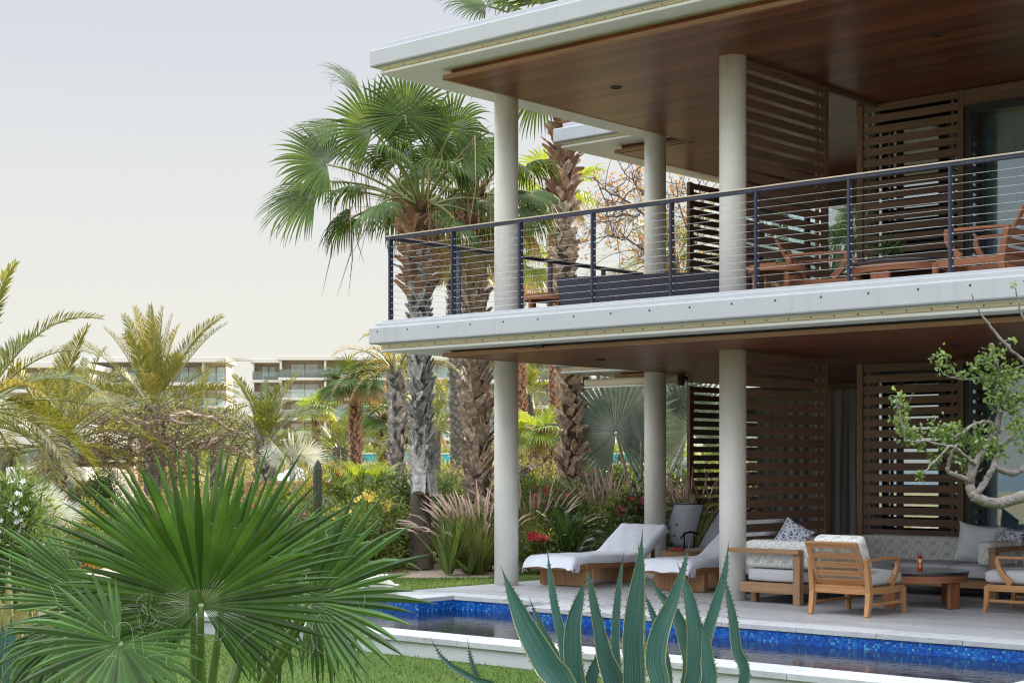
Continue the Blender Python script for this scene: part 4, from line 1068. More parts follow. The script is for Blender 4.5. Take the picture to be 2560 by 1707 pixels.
G['dry'] = leafm('dry_palm_leaf', [(.20, .13, .06), (.34, .25, .13), (.45, .36, .22)], .7, .3, (1.4, 1.2, .8), .3, nscale=3)
G['date'] = leafm('date_palm_leaf', [(.075, .10, .028), (.14, .155, .045), (.25, .235, .10)], .5, .35, (1.5, 1.3, .5), .35, nscale=1.2)
G['dategold'] = leafm('golden_date_leaf', [(.125, .14, .045), (.205, .20, .07), (.33, .30, .16)], .5, .4, (1.4, 1.15, .5), .35, nscale=1.2)
G['dategreen'] = leafm('green_date_leaf', [(.05, .08, .025), (.11, .14, .04), (.20, .20, .07)], .5, .35, (1.8, 1.5, .45), .35, nscale=1.2)
G['silver'] = leafm('silver_palm_leaf', [(.10, .14, .12), (.17, .215, .19), (.27, .32, .285)], .45, .15, (1.1, 1.2, .9), .22, nscale=2)
G['silvery'] = leafm('grey_green_palm_leaf', [(.32, .37, .34), (.45, .48, .43), (.58, .59, .50)], .6, .25, (1.2, 1.1, .7), .25, nscale=2)
G['cycad'] = leafm('cycad_leaf', [(.018, .045, .014), (.035, .075, .02), (.07, .11, .03)], .3, .15, (1.3, 1.6, .4), .3, nscale=2)
G['stalk'] = plain('leaf_stalk', (.20, .22, .07), .5, nscale=5, var=.3)
G['stalkbrown'] = plain('brown_stalk', (.22, .11, .05), .6, nscale=5, var=.3)
G['stalksilver'] = plain('silver_stalk', (.33, .33, .26), .6, nscale=8, var=.25)
G['shrub'] = leafm('shrub_leaf', [(.08, .12, .03), (.15, .19, .05), (.26, .29, .09)], .5, .35, (1.5, 1.5, .5), .45, nscale=1.5)
G['olive'] = leafm('olive_shrub_leaf', [(.16, .17, .075), (.25, .25, .12), (.36, .35, .20)], .6, .35, (1.6, 1.3, .5), .4, nscale=1.5)
G['dark'] = leafm('dark_shrub_leaf', [(.035, .06, .018), (.075, .11, .03), (.13, .17, .05)], .4, .25, (1.4, 1.6, .5), .45, nscale=1.5)
G['lime'] = leafm('lime_shrub_leaf', [(.13, .17, .03), (.24, .26, .055), (.34, .34, .10)], .5, .4, (1.5, 1.4, .5), .35, nscale=1.5)
G['oleander'] = leafm('oleander_leaf', [(.055, .10, .03), (.12, .18, .05), (.22, .28, .09)], .45, .3, (1.4, 1.5, .6), .4, nscale=2)
G['plume'] = leafm('grass_plume', [(.50, .38, .33), (.64, .52, .46), (.76, .66, .60)], .9, .3, (1.2, 1.1, 1.0), .2, nscale=3)
G['reed'] = leafm('reed_blade', [(.12, .15, .04), (.20, .22, .07), (.33, .30, .13)], .5, .3, (1.4, 1.3, .6), .35, nscale=2)
G['autumn'] = leafm('autumn_leaf', [(.20, .11, .03), (.36, .22, .05), (.28, .28, .08)], .6, .4, (1.7, 1.2, .4), .5, nscale=2)
G['yellowflower'] = leafm('yellow_petal', [(.75, .52, .06), (.85, .65, .15)], .6, .3, (1, 1, .5), .1)
G['pinkflower'] = leafm('pink_petal', [(.55, .04, .10), (.75, .10, .20)], .6, .3, (1.2, .6, .8), .2)
G['redflower'] = leafm('red_petal', [(.45, .01, .03), (.65, .03, .07)], .6, .3, (1.2, .6, .8), .2)
G['whiteflower'] = leafm('white_petal', [(.78, .78, .74), (.85, .85, .82)], .6, .3, (1, 1, 1), .05)
G['violetflower'] = leafm('violet_petal', [(.30, .16, .42), (.48, .30, .55)], .6, .3, (1, .8, 1), .2)

# ------------------------------------------------------------------ big fan palms beside the house
def fan_crown(t, cz, seed, n, Rl, plen, mats, elmin=-35, elmax=82, nseg=40, grav=.32, steps=6, azbias=None, extra=(), tilt=0.0, drymin=-99, spread=215, pr=(.028, .014), wdry=None):
    r = random.Random(seed)
    for i in range(n):
        k = (i + .5) / n; el = R(elmax - (elmax - elmin) * k ** .85 + r.uniform(-6, 6)); az = i * 2.399963 + r.uniform(-.3, .3)
        d = V((math.cos(az) * math.cos(el), math.sin(az) * math.cos(el), math.sin(el)))
        L = plen * r.uniform(.8, 1.15) * (.75 if el > 1.1 else 1)
        base = V((.07 * math.cos(az), .07 * math.sin(az), cz - .25 * (1 - k)))
        end = base + d * L - UP * L * .12
        mb = MB(seed * 100 + i); td = petiole(mb, base, end, .10 * L * math.cos(el), pr[0], pr[1], 1)
        _, s, u = basis(td); nrm = (u + V((r.uniform(-.4, .4), r.uniform(-.4, .4), r.uniform(-.1, .3)))).normalized()
        ax = (td - UP * .15).normalized()
        dry = math.degrees(el) < drymin
        fan_leaf(mb, end, ax, nrm, Rl * r.uniform(.85, 1.1) * (.8 if dry else 1), R(spread + r.uniform(-25, 25)), nseg, .42, grav * (1.6 if dry else 1), .5, steps, 0, seed * 31 + i, tipdrop=1.1, cup=r.uniform(-.05, .25))
        mb.build('leaf', [mats[2] if dry else mats[0], mats[3] if dry else mats[1]], t)
    for j, (hx, hy, ax, nrm, rl, sp) in enumerate(extra):
        end = hx - t.location; base = V((0, 0, cz - .1)); mb = MB(seed * 77 + j); petiole(mb, base, end, .12, pr[0], pr[1], 1)
        fan_leaf(mb, end, ax, nrm, rl, R(sp), nseg + 8, .5, hy, .5, steps + 1, 0, seed * 13 + j, tipdrop=.8)
        mb.build('leaf', [mats[0], mats[1]], t)
FM = [G['fan'], G['stalk'], G['dry'], G['stalkbrown']]
def at_(px, py, d): return at(px, py, d)
def cdir(x, y, z): return (RGT * x + UP * y - FWD * z).normalized()      # image right, image up, towards the viewer

p = ground_at(1052, 26.3); pa = empty('fan_palm', p, 'tall fan palm nearest the balcony corner, shaved brown foot and shaggy grey trunk', 'palm', 'tall fan palms beside the villa')
radA = lambda z: .15 if z < 1.2 else (.138 + .012 * math.sin(z * 3))
tr = make_trunk(pa, 5.75, radA, M['barkgrey'], .03, .05, 3)
# shaved foot: a sleeve of cut fibre
mb = MB(2); rows = []
for i in range(24):
    z = .0 + 1.2 * i / 23; rows.append([((.175 + .035 * max(0, 1 - z / .5) - .012 * z + .004 * math.sin(k * 7 + i * 5)) * math.cos(2 * PI * k / 32), (.175 + .035 * max(0, 1 - z / .5) - .012 * z) * math.sin(2 * PI * k / 32), z) for k in range(32)])
for i in range(23):
    for k in range(32): mb.quad([rows[i][k], rows[i][(k + 1) % 32], rows[i + 1][(k + 1) % 32], rows[i + 1][k]], None, smooth=True)
mb.build('trunk_foot', M['barkshaved'], pa)
boots(tr, 1.2, 5.0, lambda z: .14, M['bootgrey'], 76, 4, .6, .72, lean=.6)
boots(tr, 4.3, 5.75, lambda z: .15, M['bootbrown'], 62, 5, 2.0, 1.0)
for q in range(3):
    mb = MB(q); a = (-.9, .2, 2.6)[q]; mb.path([(.12 * math.cos(a), .12 * math.sin(a), 1.98), (.25 * math.cos(a), .25 * math.sin(a), 1.2 - .04 * q), (.42 * math.cos(a), .42 * math.sin(a), 1.26 - .08 * q)], [.26, .2, .05], [.05, .04, .02]); mb.build('old_leaf_base', M['bootgrey'], pa)
D1 = 26.3
ext = [(at_(1013, 290, D1 - .6), .10, cdir(.05, 1, .1), cdir(0, .1, 1), .82, 290), (at_(933, 328, D1 - .5), .12, cdir(-.35, 1, .1), cdir(-.1, .1, 1), .86, 280),
       (at_(845, 330, D1), .28, cdir(-.9, .25, 0), cdir(0, .8, .6), .85, 150), (at_(818, 412, D1 - .3), .20, cdir(-1, .35, .2), cdir(0, .45, .9), .92, 230),
       (at_(790, 480, D1 - .2), .30, cdir(-.93, -.36, .1), cdir(-.15, .6, .75), 1.15, 140), (at_(905, 250, D1 + .2), .45, cdir(-.5, .9, 0), cdir(.6, .5, .5), .95, 60),
       (at_(830, 455, D1 + .3), .35, cdir(-.8, .1, -.3), cdir(0, .9, .3), .9, 200),
       (at_(1130, 330, D1 - .6), .4, cdir(.6, .7, .3), cdir(.2, .3, 1), .8, 240), (at_(1160, 395, D1 - .7), .5, cdir(.7, .3, .4), cdir(.3, .5, .8), .8, 230),
       (at_(1070, 340, D1 - .3), .35, cdir(.3, 1, .0), cdir(.1, .0, 1), .8, 250), (at_(985, 395, D1 - .8), .7, cdir(-.2, .4, .6), cdir(0, .9, .5), .75, 220)]
fan_crown(pa, 5.85, 11, 15, .86, 1.2, FM, -25, 85, 38, .62, 8, extra=ext, drymin=-16)
# thin hanging fruit stalks and dead strips
mb = MB(9); r = random.Random(9)
for i in range(46):
    a = r.uniform(0, 2 * PI); L = r.uniform(.5, 1.9); rr0 = r.uniform(.5, 1.5); b = V((rr0 * math.cos(a), rr0 * math.sin(a), 5.9 + r.uniform(-.3, .9))); w = V((r.uniform(-1, 1), r.uniform(-1, 1), 0)).normalized() * .013
    q = V((0, 0, 5.8)); pts = [q.lerp(b, .6), b, b + V((r.uniform(-.1, .1), r.uniform(-.1, .1), -L * .5)), b + V((r.uniform(-.2, .2), r.uniform(-.2, .2), -L))]
    mb.tube(pts, [.006, .006, .009, .002], 4, 0, cap=False)
mb.build('hanging_stalks', G['dry'], pa)['kind'] = 'stuff'

p = ground_at(1192, 28.2); pb = empty('fan_palm', p, 'tall brown trunked fan palm standing just behind the corner column', 'palm', 'tall fan palms beside the villa')
tr = make_trunk(pb, 6.35, lambda z: .18 - .008 * z, M['barkbrown'], .05, .05, 6)
boots(tr, .3, 5.2, lambda z: .19 - .009 * z, M['boottan'], 56, 7, .9, 1.0); boots(tr, 4.9, 6.4, lambda z: .17, M['bootbrown'], 48, 8, 1.5, 1.05)
fan_crown(pb, 6.35, 12, 19, .90, 1.1, FM, -50, 80, 36, .6, 7, drymin=-20)
mb = MB(19); r = random.Random(19)
for i in range(150):
    a = r.uniform(0, 2 * PI); rr0 = r.uniform(.12, .45); z = 6.3 - r.uniform(0, .9); L = r.uniform(.2, .7)
    b = V((rr0 * math.cos(a), rr0 * math.sin(a), z)); w = V((-math.sin(a), math.cos(a), 0)) * r.uniform(.01, .03)
    mb.quad([b - w, b + w, b + w * .7 + V((math.cos(a) * .12, math.sin(a) * .12, -L * .6)), b - w * .7 + V((math.cos(a) * .10, math.sin(a) * .10, -L))])
mb.build('dead_husks', G['dry'], pb)['kind'] = 'stuff'

p = ground_at(1424, 30.0); pc = empty('fan_palm', p, 'tallest fan palm, criss-cross tan trunk rising past the wing roof', 'palm', 'tall fan palms beside the villa')
tr = make_trunk(pc, 9.3, lambda z: .15 - .003 * z, M['barkbrown'], .06, .05, 8)
boots(tr, .7, 8.2, lambda z: .155 - .003 * z, M['boottan'], 40, 9, .55, .95, lean=.85); boots(tr, 6.4, 9.3, lambda z: .165, M['bootbrown'], 46, 10, 1.9, 1.0)
ext = [(at_(1215, 15, 29.3), .35, cdir(-.8, .2, .2), cdir(0, .8, .5), .95, 170), (at_(1290, 20, 29.0), .5, cdir(-.5, .2, .5), cdir(0, .8, .5), .9, 200), (at_(1350, 10, 29.0), .5, cdir(-.1, .4, .5), cdir(0, .8, .5), .9, 200)]
fan_crown(pc, 9.35, 13, 22, .95, 1.25, FM, -45, 80, 32, .45, 5, extra=ext, drymin=-25)

def mid_palm(px, d, top_py, w, label, mats, boot, seed, n=18, Rl=.8, plen=.8, nseg=24, grp='smaller fan palms in the garden', elmin=-40, grav=.35, z0=0, nb=True, thick=None):
    """fan palm placed by its foot column, distance and the image row of its crown"""
    p = ground_at(px, d, z0); h = at(px, top_py, d).z - z0; t = empty('fan_palm', p, label, 'palm', grp)
    rd = (thick or w / 2) * d / FP
    tr = make_trunk(t, h, lambda z: rd * (1.15 - .25 * z / h), M['barkbrown'] if boot != 'bootgrey' else M['barkgrey'], .04, .08, seed, 12)
    # leaf bases too small to tell apart, joined
    mb = MB(seed); r = random.Random(seed)
    if nb:
        nn = int(h * 60)
        for i in range(nn):
            z = h * (i + .5) / nn; a = i * 2.4 + r.uniform(-.3, .3); cx, cy = trunk_center(tr, z); c = V((cx + rd * .9 * math.cos(a), cy + rd * .9 * math.sin(a), z)); o_ = V((math.cos(a), math.sin(a), 0)); s_ = V((-o_.y, o_.x, 0)) * rd * .45
            sl_ = V((-o_.y, o_.x, 0)) * r.uniform(-.06, .06)
            mb.quad([c - s_ - o_ * .01, c + s_ - o_ * .01, c + s_ * .8 + o_ * rd * .35 + UP * .1 + sl_, c + o_ * rd * .6 + UP * .17 + sl_, c - s_ * .8 + o_ * rd * .35 + UP * .1 + sl_])
        mb.build('leaf_bases', M[boot], tr)['kind'] = 'stuff'
    fan_crown(t, h, seed, n, Rl, plen, mats, elmin, 80, nseg, grav, 4, drymin=-22, pr=(.02, .01))
    return t
LM = [G['fanlime'], G['stalk'], G['dry'], G['stalkbrown']]
mid_palm(888, 42, 945, 26, 'dark fan palm with short trunk in front of the far apartment block', FM, 'bootbrown', 21, 20, .66, .5, 26)
mid_palm(1142, 45, 655, 30, 'very slender fan palm seen between the two big trunks', LM, 'bootgrey', 22, 16, .68, .5, 22)
mid_palm(1352, 46, 1075, 54, 'stout pale green fan palm behind the corner column', LM, 'bootbrown', 23, 20, .75, .5, 26, elmin=-45, grav=.5)
mid_palm(1305, 52, 640, 24, 'bright lime fan palm whose crown shows through the balcony railing', LM, 'bootbrown', 24, 16, 1.1, .9, 22)
mid_palm(1388, 50, 470, 24, 'yellow green fan palm crown half hidden by the tallest trunk', LM, 'bootbrown', 27, 14, 1.1, .9, 22)
mid_palm(918, 30, 1205, 22, 'low bright fan palm spreading above the dark feathery palm', LM, 'bootbrown', 25, 16, .55, .38, 30, elmin=-5, grav=.22)
mid_palm(1048, 60, 1060, 30, 'mid green fan palm behind the shaved palm trunk', FM, 'bootbrown', 26, 14, .9, .6, 20)
mid_palm(790, 75, 1012, 18, 'small lime fan palm before the apartment block entrance', LM, 'bootbrown', 28, 14, .85, .55, 16, z0=.7)
mid_palm(958, 58, 1035, 26, 'green fan palm between the pruned palm and the dark palm', FM, 'bootbrown', 29, 16, 1.3, .9, 20, z0=.4)

# ------------------------------------------------------------------ date palms
def date_palm(px, d, top_py, w, label, mats, seed, n=34, L=2.6, elmin=-10, elmax=82, wid=.42, nl=32, boot='bootgrey', lw=.016, grav=.11, z0=0, grp='feathery date palms', nbo=0, short=0, aim=()):
    p = ground_at(px, d, z0); h = at(px, top_py, d).z - z0; t = empty('date_palm', p, label, 'palm', grp); rd = w / 2 * d / FP
    tr = make_trunk(t, max(.3, h), lambda z: rd * (1.05 - .1 * z / max(h, .3)), M['barkgrey'], .03, .10, seed, 14)
    if nbo: boots(tr, .1, h, rd * .92, M[boot], nbo, seed, .55, .9)
    r = random.Random(seed)
    for i in range(n):
        k = (i + .5) / n; el = R(elmax - (elmax - elmin) * k ** .9 + r.uniform(-5, 5)); az = i * 2.399963 + r.uniform(-.2, .2)
        if i < len(aim): az = aim[i][0]; el = aim[i][1]
        dd = V((math.cos(az) * math.cos(el), math.sin(az) * math.cos(el), math.sin(el))); mb = MB(seed * 50 + i)
        frond(mb, V((dd.x * rd * .6, dd.y * rd * .6, h - .08)), dd, L * r.uniform(.85, 1.1) * (.85 if k > .8 else 1), grav * r.uniform(.8, 1.3), wid, nl, 0, 1, seed * 7 + i, lw=lw, twist=r.uniform(-.8, .8))
        mb.build('leaf', [mats[0] if r.random() > .3 else mats[1], G['stalk']], t)
    return t
DM, DG = [G['date'], G['dategold']], [G['dategreen'], G['date']]
date_palm(386, 36, 1012, 56, 'large golden date palm whose fronds stand above the bare tree', DM, 31, 30, 2.35, 8, 90, .42, 62, grav=.05, lw=.011)
date_palm(662, 40, 1098, 46, 'green date palm with grey trunk beside the bare tree', DG, 32, 36, 1.8, -20, 84, .36, 34, nbo=60, grav=.09)
date_palm(134, 30, 1108, 62, 'date palm with thick patterned trunk at the garden edge', DM, 33, 32, 2.3, -15, 78, .38, 40, nbo=0, grav=.09)
date_palm(-60, 27, 1010, 60, 'date palm mostly outside the frame, its fronds reaching in', [G['dategreen'], G['dategold']], 34, 30, 2.5, -30, 80, .38, 44, grav=.08)
date_palm(205, 44, 1062, 44, 'bushy golden date palm behind the thick patterned trunk', DM, 35, 34, 2.3, -5, 80, .42, 34, grav=.085)
date_palm(992, 34, 925, 34, 'pruned date palm with orange stalks under the balcony slab', [G['dategold'], G['dry']], 36, 26, 1.5, 5, 70, .22, 18, nbo=40)
date_palm(1320, 70, 985, 30, 'pale green date palm under the ground floor ceiling edge', DG, 37, 30, 2.4, -10, 80, .5, 20, lw=.03)
date_palm(850, 48, 1118, 40, 'dark low date palm in front of the turquoise pool', DG, 38, 24, 1.5, -15, 75, .4, 22)
date_palm(1085, 50, 1070, 34, 'olive date palm between the two big trunks', DG, 39, 30, 2.6, 0, 80, .45, 22)
date_palm(540, 46, 1110, 34, 'olive date palm hidden by the bare tree', [G['dategreen'], G['date']], 40, 28, 2.0, -15, 70, .4, 22)
date_palm(20, 42, 1110, 40, 'dull green date palm behind the reaching fronds', DG, 43, 20, 1.9, -10, 75, .4, 30, grav=.08)
date_palm(300, 48, 1085, 40, 'green gold date palm low behind the bare tree', DG, 46, 30, 2.2, -10, 78, .42, 30, lw=.014)
date_palm(70, 50, 1085, 40, 'green date palm in front of the low white block', DG, 47, 28, 2.3, -10, 78, .42, 28, lw=.014)
date_palm(480, 52, 1075, 36, 'green date palm below the end of the long white block', DG, 48, 30, 2.2, -10, 78, .42, 28, lw=.014)
# close patterned scars on the thick date palm trunk
for o in list(COL.objects):
    if o.get('label') == 'date palm with thick patterned trunk at the garden edge':
        tr = [c for c in o.children if c.name.startswith('trunk')][0]
        boots(tr, 1.35, 2.15, .21, M['barkgrey'] if False else M['bootgrey'], 75, 3, .9, .95, lean=.2)
        key = ('scar',); mb = MB(); mb.path([(0, -.01, -.02), (0, .022, .03), (0, .008, .075)], [.10, .085, .03], [.02, .02, .012], up=(0, 1, 0)); sc = mb.mesh('leaf_scar', M['boottan'])
        for i in range(190):
            z = .02 + 1.45 * i / 190; a = i * 2.399963; s_ = put('leaf_scar', sc, tr, (.222 * math.cos(a), .222 * math.sin(a), z), (0, 0, a - PI / 2))

# areca-like dark feathery palm and cycad
def tuft(name, label, cat, p, mats, seed, n, L, elmin, elmax, wid, nl, lw, grav, group=None, vee=.5, spread=.05):
    t = empty(name, p, label, cat, group); r = random.Random(seed)
    for i in range(n):
        k = (i + .5) / n; el = R(elmax - (elmax - elmin) * k + r.uniform(-6, 6)); az = i * 2.399963
        dd = V((math.cos(az) * math.cos(el), math.sin(az) * math.cos(el), math.sin(el))); mb = MB(i)
        frond(mb, V((r.uniform(-1, 1) * spread, r.uniform(-1, 1) * spread, .1)), dd, L * r.uniform(.8, 1.1), grav, wid, nl, 0, 1, seed * 7 + i, vee=vee, lw=lw, rr0=.014, start=.12)
        mb.build('leaf', mats, t)
    mb = MB(seed); mb.lathe([(.14, 0), (.17, .08), (.12, .22)], 14); mb.build('trunk', M['bootbrown'], t)
    return t
tuft('cycad', 'dark green cycad rosette at the foot of the tallest palm', 'cycad', ground_at(1418, 25.6), [G['cycad'], G['stalk']], 41, 40, 1.05, 12, 78, .17, 44, .008, .10)
tuft('areca_palm', 'dark feathery clumping palm under the low bright fan palm', 'palm', ground_at(925, 28.5), [G['dark'], G['stalk']], 42, 34, 1.75, 35, 84, .36, 30, .013, .10, spread=.3)
tuft('areca_palm', 'low feathery palm at the edge of the gravel near the shell', 'palm', ground_at(800, 29), [G['dark'], G['stalk']], 44, 20, 1.2, 20, 80, .3, 26, .013, .12, spread=.2)

# ------------------------------------------------------------------ silver palm behind the rear column
p = ground_at(1606, 30.4); bs = empty('silver_palm', p, 'huge silver blue fan palm between the tall trunk and the rear column', 'palm')
for i, (px, py, d, ax, nr, rl, sp) in enumerate(((1540, 1082, 30.0, cdir(-.15, 1, .1), cdir(-.15, .1, 1), 1.32, 330), (1603, 1105, 29.7, cdir(-.1, 1, .0), cdir(-.9, .1, .45), 1.0, 200), (1722, 1075, 32.6, cdir(-.3, 1, .2), cdir(.2, .1, 1), 1.35, 300),
        (1650, 985, 32.5, cdir(.2, 1, 0), cdir(0, .1, 1), 1.15, 260), (1500, 1210, 30.6, cdir(-.6, -.2, .2), cdir(0, .6, .6), .8, 240), (1690, 1190, 33, cdir(.6, -.1, .2), cdir(.2, .6, .6), .9, 240), (1580, 980, 31.4, cdir(0, 1, -.2), cdir(.3, .2, 1), 1.0, 200))):
    mb = MB(i); end = at(px, py, d) - p; petiole(mb, (0, 0, .35), end, .03, .045, .022, 1, 8); fan_leaf(mb, end, ax, nr, rl, R(sp), 52, .5, .05, .55, 6, 0, i, tipdrop=.8); mb.build('leaf', [G['silver'], G['stalksilver']], bs)
mb = MB(); mb.lathe([(.22, -.1), (.20, .3), (.14, .55)], 16); mb.build('trunk', M['bootgrey'], bs); 
for i in range(12):
    a = i * 2.4; mb = MB(i); mb.path([(.12 * math.cos(a), .12 * math.sin(a), .1), (.2 * math.cos(a), .2 * math.sin(a), .4), (.3 * math.cos(a), .3 * math.sin(a), .62)], [.14, .1, .05], .03); mb.build('leaf_base', G['stalksilver'], bs)
# pale silvery shrubs of fan palms further off
for i, (px, d, py, rl, lab) in enumerate(((732, 38, 1150, .62, 'pale silvery fan palm bush in front of the apartment entrance'), (60, 22, 1265, .45, 'blue grey fan palm tuft above the white oleander'), (112, 23, 1270, .4, 'blue grey fan palm tuft beside the folded parasol'))):
    p = ground_at(px, d); t = empty('silver_palm', p, lab, 'palm'); h = at(px, py, d).z; mb = MB(); mb.lathe([(.1, -.1), (.08, max(.15, h - .1))], 10); mb.build('trunk', M['bootgrey'], t); r = random.Random(i)
    for k in range(22):
        az = k * 2.4; el = R(r.uniform(0, 80)); dd = V((math.cos(az) * math.cos(el), math.sin(az) * math.cos(el), math.sin(el))); mb = MB(k); b = V((0, 0, h - .12)); e_ = b + dd * rl * .6; petiole(mb, b, e_, .02, .01, .006, 1, 3)
        fan_leaf(mb, e_, dd, dd.orthogonal(), rl * .8, R(220), 22, .3, .06, .4, 4, 0, k); mb.build('leaf', [G['silvery'], G['stalksilver']], t)
# ------------------------------------------------------------------ garden beds
def strap_plant(name, label, cat, p, n, L, w, mat, seed, elmin=35, elmax=85, grav=.10, group=None, fold=.35, margin=None):
    t = empty(name, p, label, cat, group); r = random.Random(seed)
    for i in range(n):
        az = i * 2.4 + r.uniform(-.2, .2); el = R(r.uniform(elmin, elmax)); d = V((math.cos(az) * math.cos(el), math.sin(az) * math.cos(el), math.sin(el))); l = L * r.uniform(.65, 1.1); q = V((math.cos(az) * .06, math.sin(az) * .06, 0)); rows = []; st = l / 8
        for k in range(9):
            u = k / 8; ww = w * (.5 + 1.3 * math.sin(PI * min(1, u * 1.0 + .08)) * .6) * (1 - u ** 4) + .001; s = d.cross(UP).normalized(); n_ = s.cross(d); rows.append((q - s * ww + n_ * ww * fold, q.copy(), q + s * ww + n_ * ww * fold)); d = (d - UP * grav * (.3 + u)).normalized(); q = q + d * st
        mb = MB()
        for A, B in zip(rows, rows[1:]):
            mb.quad([A[0], A[1], B[1], B[0]], None, 0, True); mb.quad([A[1], A[2], B[2], B[1]], None, 0, True)
            if margin is not None:
                for e_, c_ in ((0, 1), (2, 1)):
                    a0 = A[e_]; a1 = A[e_] + (A[e_] - A[c_]) * .22; b0 = B[e_]; b1 = B[e_] + (B[e_] - B[c_]) * .22; mb.quad([a0, a1, b1, b0], None, 1)
        mb.build('leaf', [mat] + ([margin] if margin is not None else []), t)
    return t
def fountain_grass(px, d, h, w, seed, label, n=420, np_=46, z0=0, lean=(0, 0)):
    p = ground_at(px, d, z0); t = empty('fountain_grass', p, label, 'grass clump', 'fountain grasses with pink plumes'); r = random.Random(seed)
    mb = MB(); 
    for i in range(n):
        az = r.uniform(0, 2 * PI); el = R(r.uniform(45, 88)); d_ = V((math.cos(az) * math.cos(el) + lean[0], math.sin(az) * math.cos(el) + lean[1], math.sin(el))).normalized(); q = V((math.cos(az), math.sin(az), 0)) * r.uniform(0, w * .25); s = d_.cross(UP).normalized() * .005; L = h * r.uniform(.6, 1.0); P = [q]
        for k in range(4): q = q + d_ * L / 4; d_ = (d_ - UP * .22 * (k + 1) / 2).normalized(); P.append(q)
        for a, b, k in zip(P, P[1:], range(4)): mb.quad([a - s * (1 - k / 5), a + s * (1 - k / 5), b + s * (1 - (k + 1) / 5), b - s * (1 - (k + 1) / 5)])
    mb.build('blades', G['reed'], t)
    mb = MB(); mw = MB()
    for i in range(np_):
        az = r.uniform(0, 2 * PI); el = R(r.uniform(40, 85)); d_ = V((math.cos(az) * math.cos(el) + lean[0], math.sin(az) * math.cos(el) + lean[1], math.sin(el))).normalized(); q = V((math.cos(az), math.sin(az), 0)) * .1; L = h * r.uniform(.9, 1.2)
        a = q + d_ * L * .75; d2 = (d_ - UP * .3).normalized(); b = a + d2 * L * .16; c = b + (d2 - UP * .35).normalized() * L * .14; mw.tube([q, a], .003, 3, cap=False)
        # a plume: a soft core with bristles
        mb.tube([a, a.lerp(b, .5), b, c], [.006, .014, .013, .002], 5)
        for k in range(26):
            u = k / 26; o = (a.lerp(b, u * 2) if u < .5 else b.lerp(c, u * 2 - 1)); e = V((r.uniform(-1, 1), r.uniform(-1, 1), r.uniform(-1, 1))).normalized(); e = (e * .6 + d2).normalized() * .055; s = e.cross(UP).normalized() * .003; mb.quad([o - s, o + s, o + e])
    mw.build('stalks', G['reed'], t); mb.build('plumes', G['plume'], t); return t
fountain_grass(1188, 25.2, 1.15, .7, 1, 'pink plumed grass clump just beside the corner column, gravel in front', 500, 60, lean=(-.15, -.1))
fountain_grass(1150, 26.6, 1.1, .6, 2, 'pink plumed grass leaning out behind the strap leaved plant', lean=(-.3, -.1))
fountain_grass(1325, 27.2, 1.3, .6, 3, 'pink plumed grass between the corner column and the cycad', 420, 50)
fountain_grass(1500, 28.8, 1.35, .8, 4, 'pink plumed grass sprawling above the first covered lounger', 480, 70, lean=(.1, -.2))
fountain_grass(1548, 29.6, 1.35, .8, 5, 'pink plumed grass below the big silver palm leaf', 420, 60)
fountain_grass(1462, 30.5, 1.5, .8, 6, 'pink plumed grass touching the criss-cross trunk', 420, 50)
fountain_grass(1722, 27.5, 1.4, .7, 7, 'pink plumed grass behind the grey sling loungers', 420, 50)
fountain_grass(1780, 29.5, 1.4, .7, 8, 'pink plumed grass seen through the far slatted screen', 420, 40)
fountain_grass(232, 13.6, .55, .4, 9, 'low yellowish grass tuft beside the boulder', 500, 0, z0=-.25)
fountain_grass(120, 12.6, .5, .4, 10, 'low yellowish grass tuft behind the blue agave', 500, 0, z0=-.25)
strap_plant('strap_plant', 'broad leaved bird of paradise plant standing in the gravel before the shaved trunk', 'plant', ground_at(1122, 24.9), 26, 1.05, .035, leafm('strap_leaf', [(.06, .12, .04), (.13, .20, .06), (.30, .33, .12)], .4, .3, (1.4, 1.4, .5), .3), 1, 55, 88, .07)
strap_plant('strap_plant', 'low broad leaved plant right of the gravel bed', 'plant', ground_at(1172, 25.0), 14, .5, .04, G['oleander'], 2, 30, 80, .08)
sh = shrub
def sx_(name, label, x0, x1, ytop, d, n, size, mat, z0=0, **k):
    """shrub that spans columns x0..x1 and rises to row ytop at distance d"""
    return shrub(name, label, (x0 + x1) / 2, d, (x1 - x0) * d / FP * .8, at(0, ytop, d).z - z0, n, size, mat, z0=z0, **k)
PF, RF, YF, WF, VF = G['pinkflower'], G['redflower'], G['yellowflower'], G['whiteflower'], G['violetflower']
sh('shrub', 'yellow flowering bush at the foot of the shaved palm trunk', 948, 26.8, 1.5, 1.25, 9000, .075, G['shrub'], seed=1, flowers=(YF, 16, .075))
sh('shrub', 'leafy green bush with yellow blooms next to the stone shell', 860, 25.6, 1.3, 1.0, 7000, .075, G['shrub'], seed=2, flowers=(YF, 16, .07))
sh('shrub', 'low bush with red flowers just left of the cycad', 1350, 25.4, .5, .55, 2200, .07, G['shrub'], seed=3, flowers=(RF, 3, .09))
sh('oleander', 'pink oleander bush in front of the criss-cross trunk', 1362, 28.6, 1.35, 1.45, 8000, .13, G['oleander'], seed=4, aspect=.16, flowers=(PF, 40, .05), upb=.9)
sh('oleander', 'pink oleander bush between the tall trunk and the silver palm', 1500, 30.8, 1.5, 1.75, 8000, .13, G['oleander'], seed=5, aspect=.16, flowers=(PF, 30, .05), upb=.9)
sh('oleander', 'pink oleander with dense flower heads beside the rear column', 1577, 27.0, .8, 1.25, 4500, .11, G['dark'], seed=6, aspect=.3, flowers=(PF, 60, .05), upb=.6)
sh('oleander', 'pale leaved oleander with pink tips near the leaning cactus', 842, 30.0, 1.2, 1.55, 6000, .14, G['lime'], seed=7, aspect=.18, flowers=(PF, 22, .06), upb=1.0)
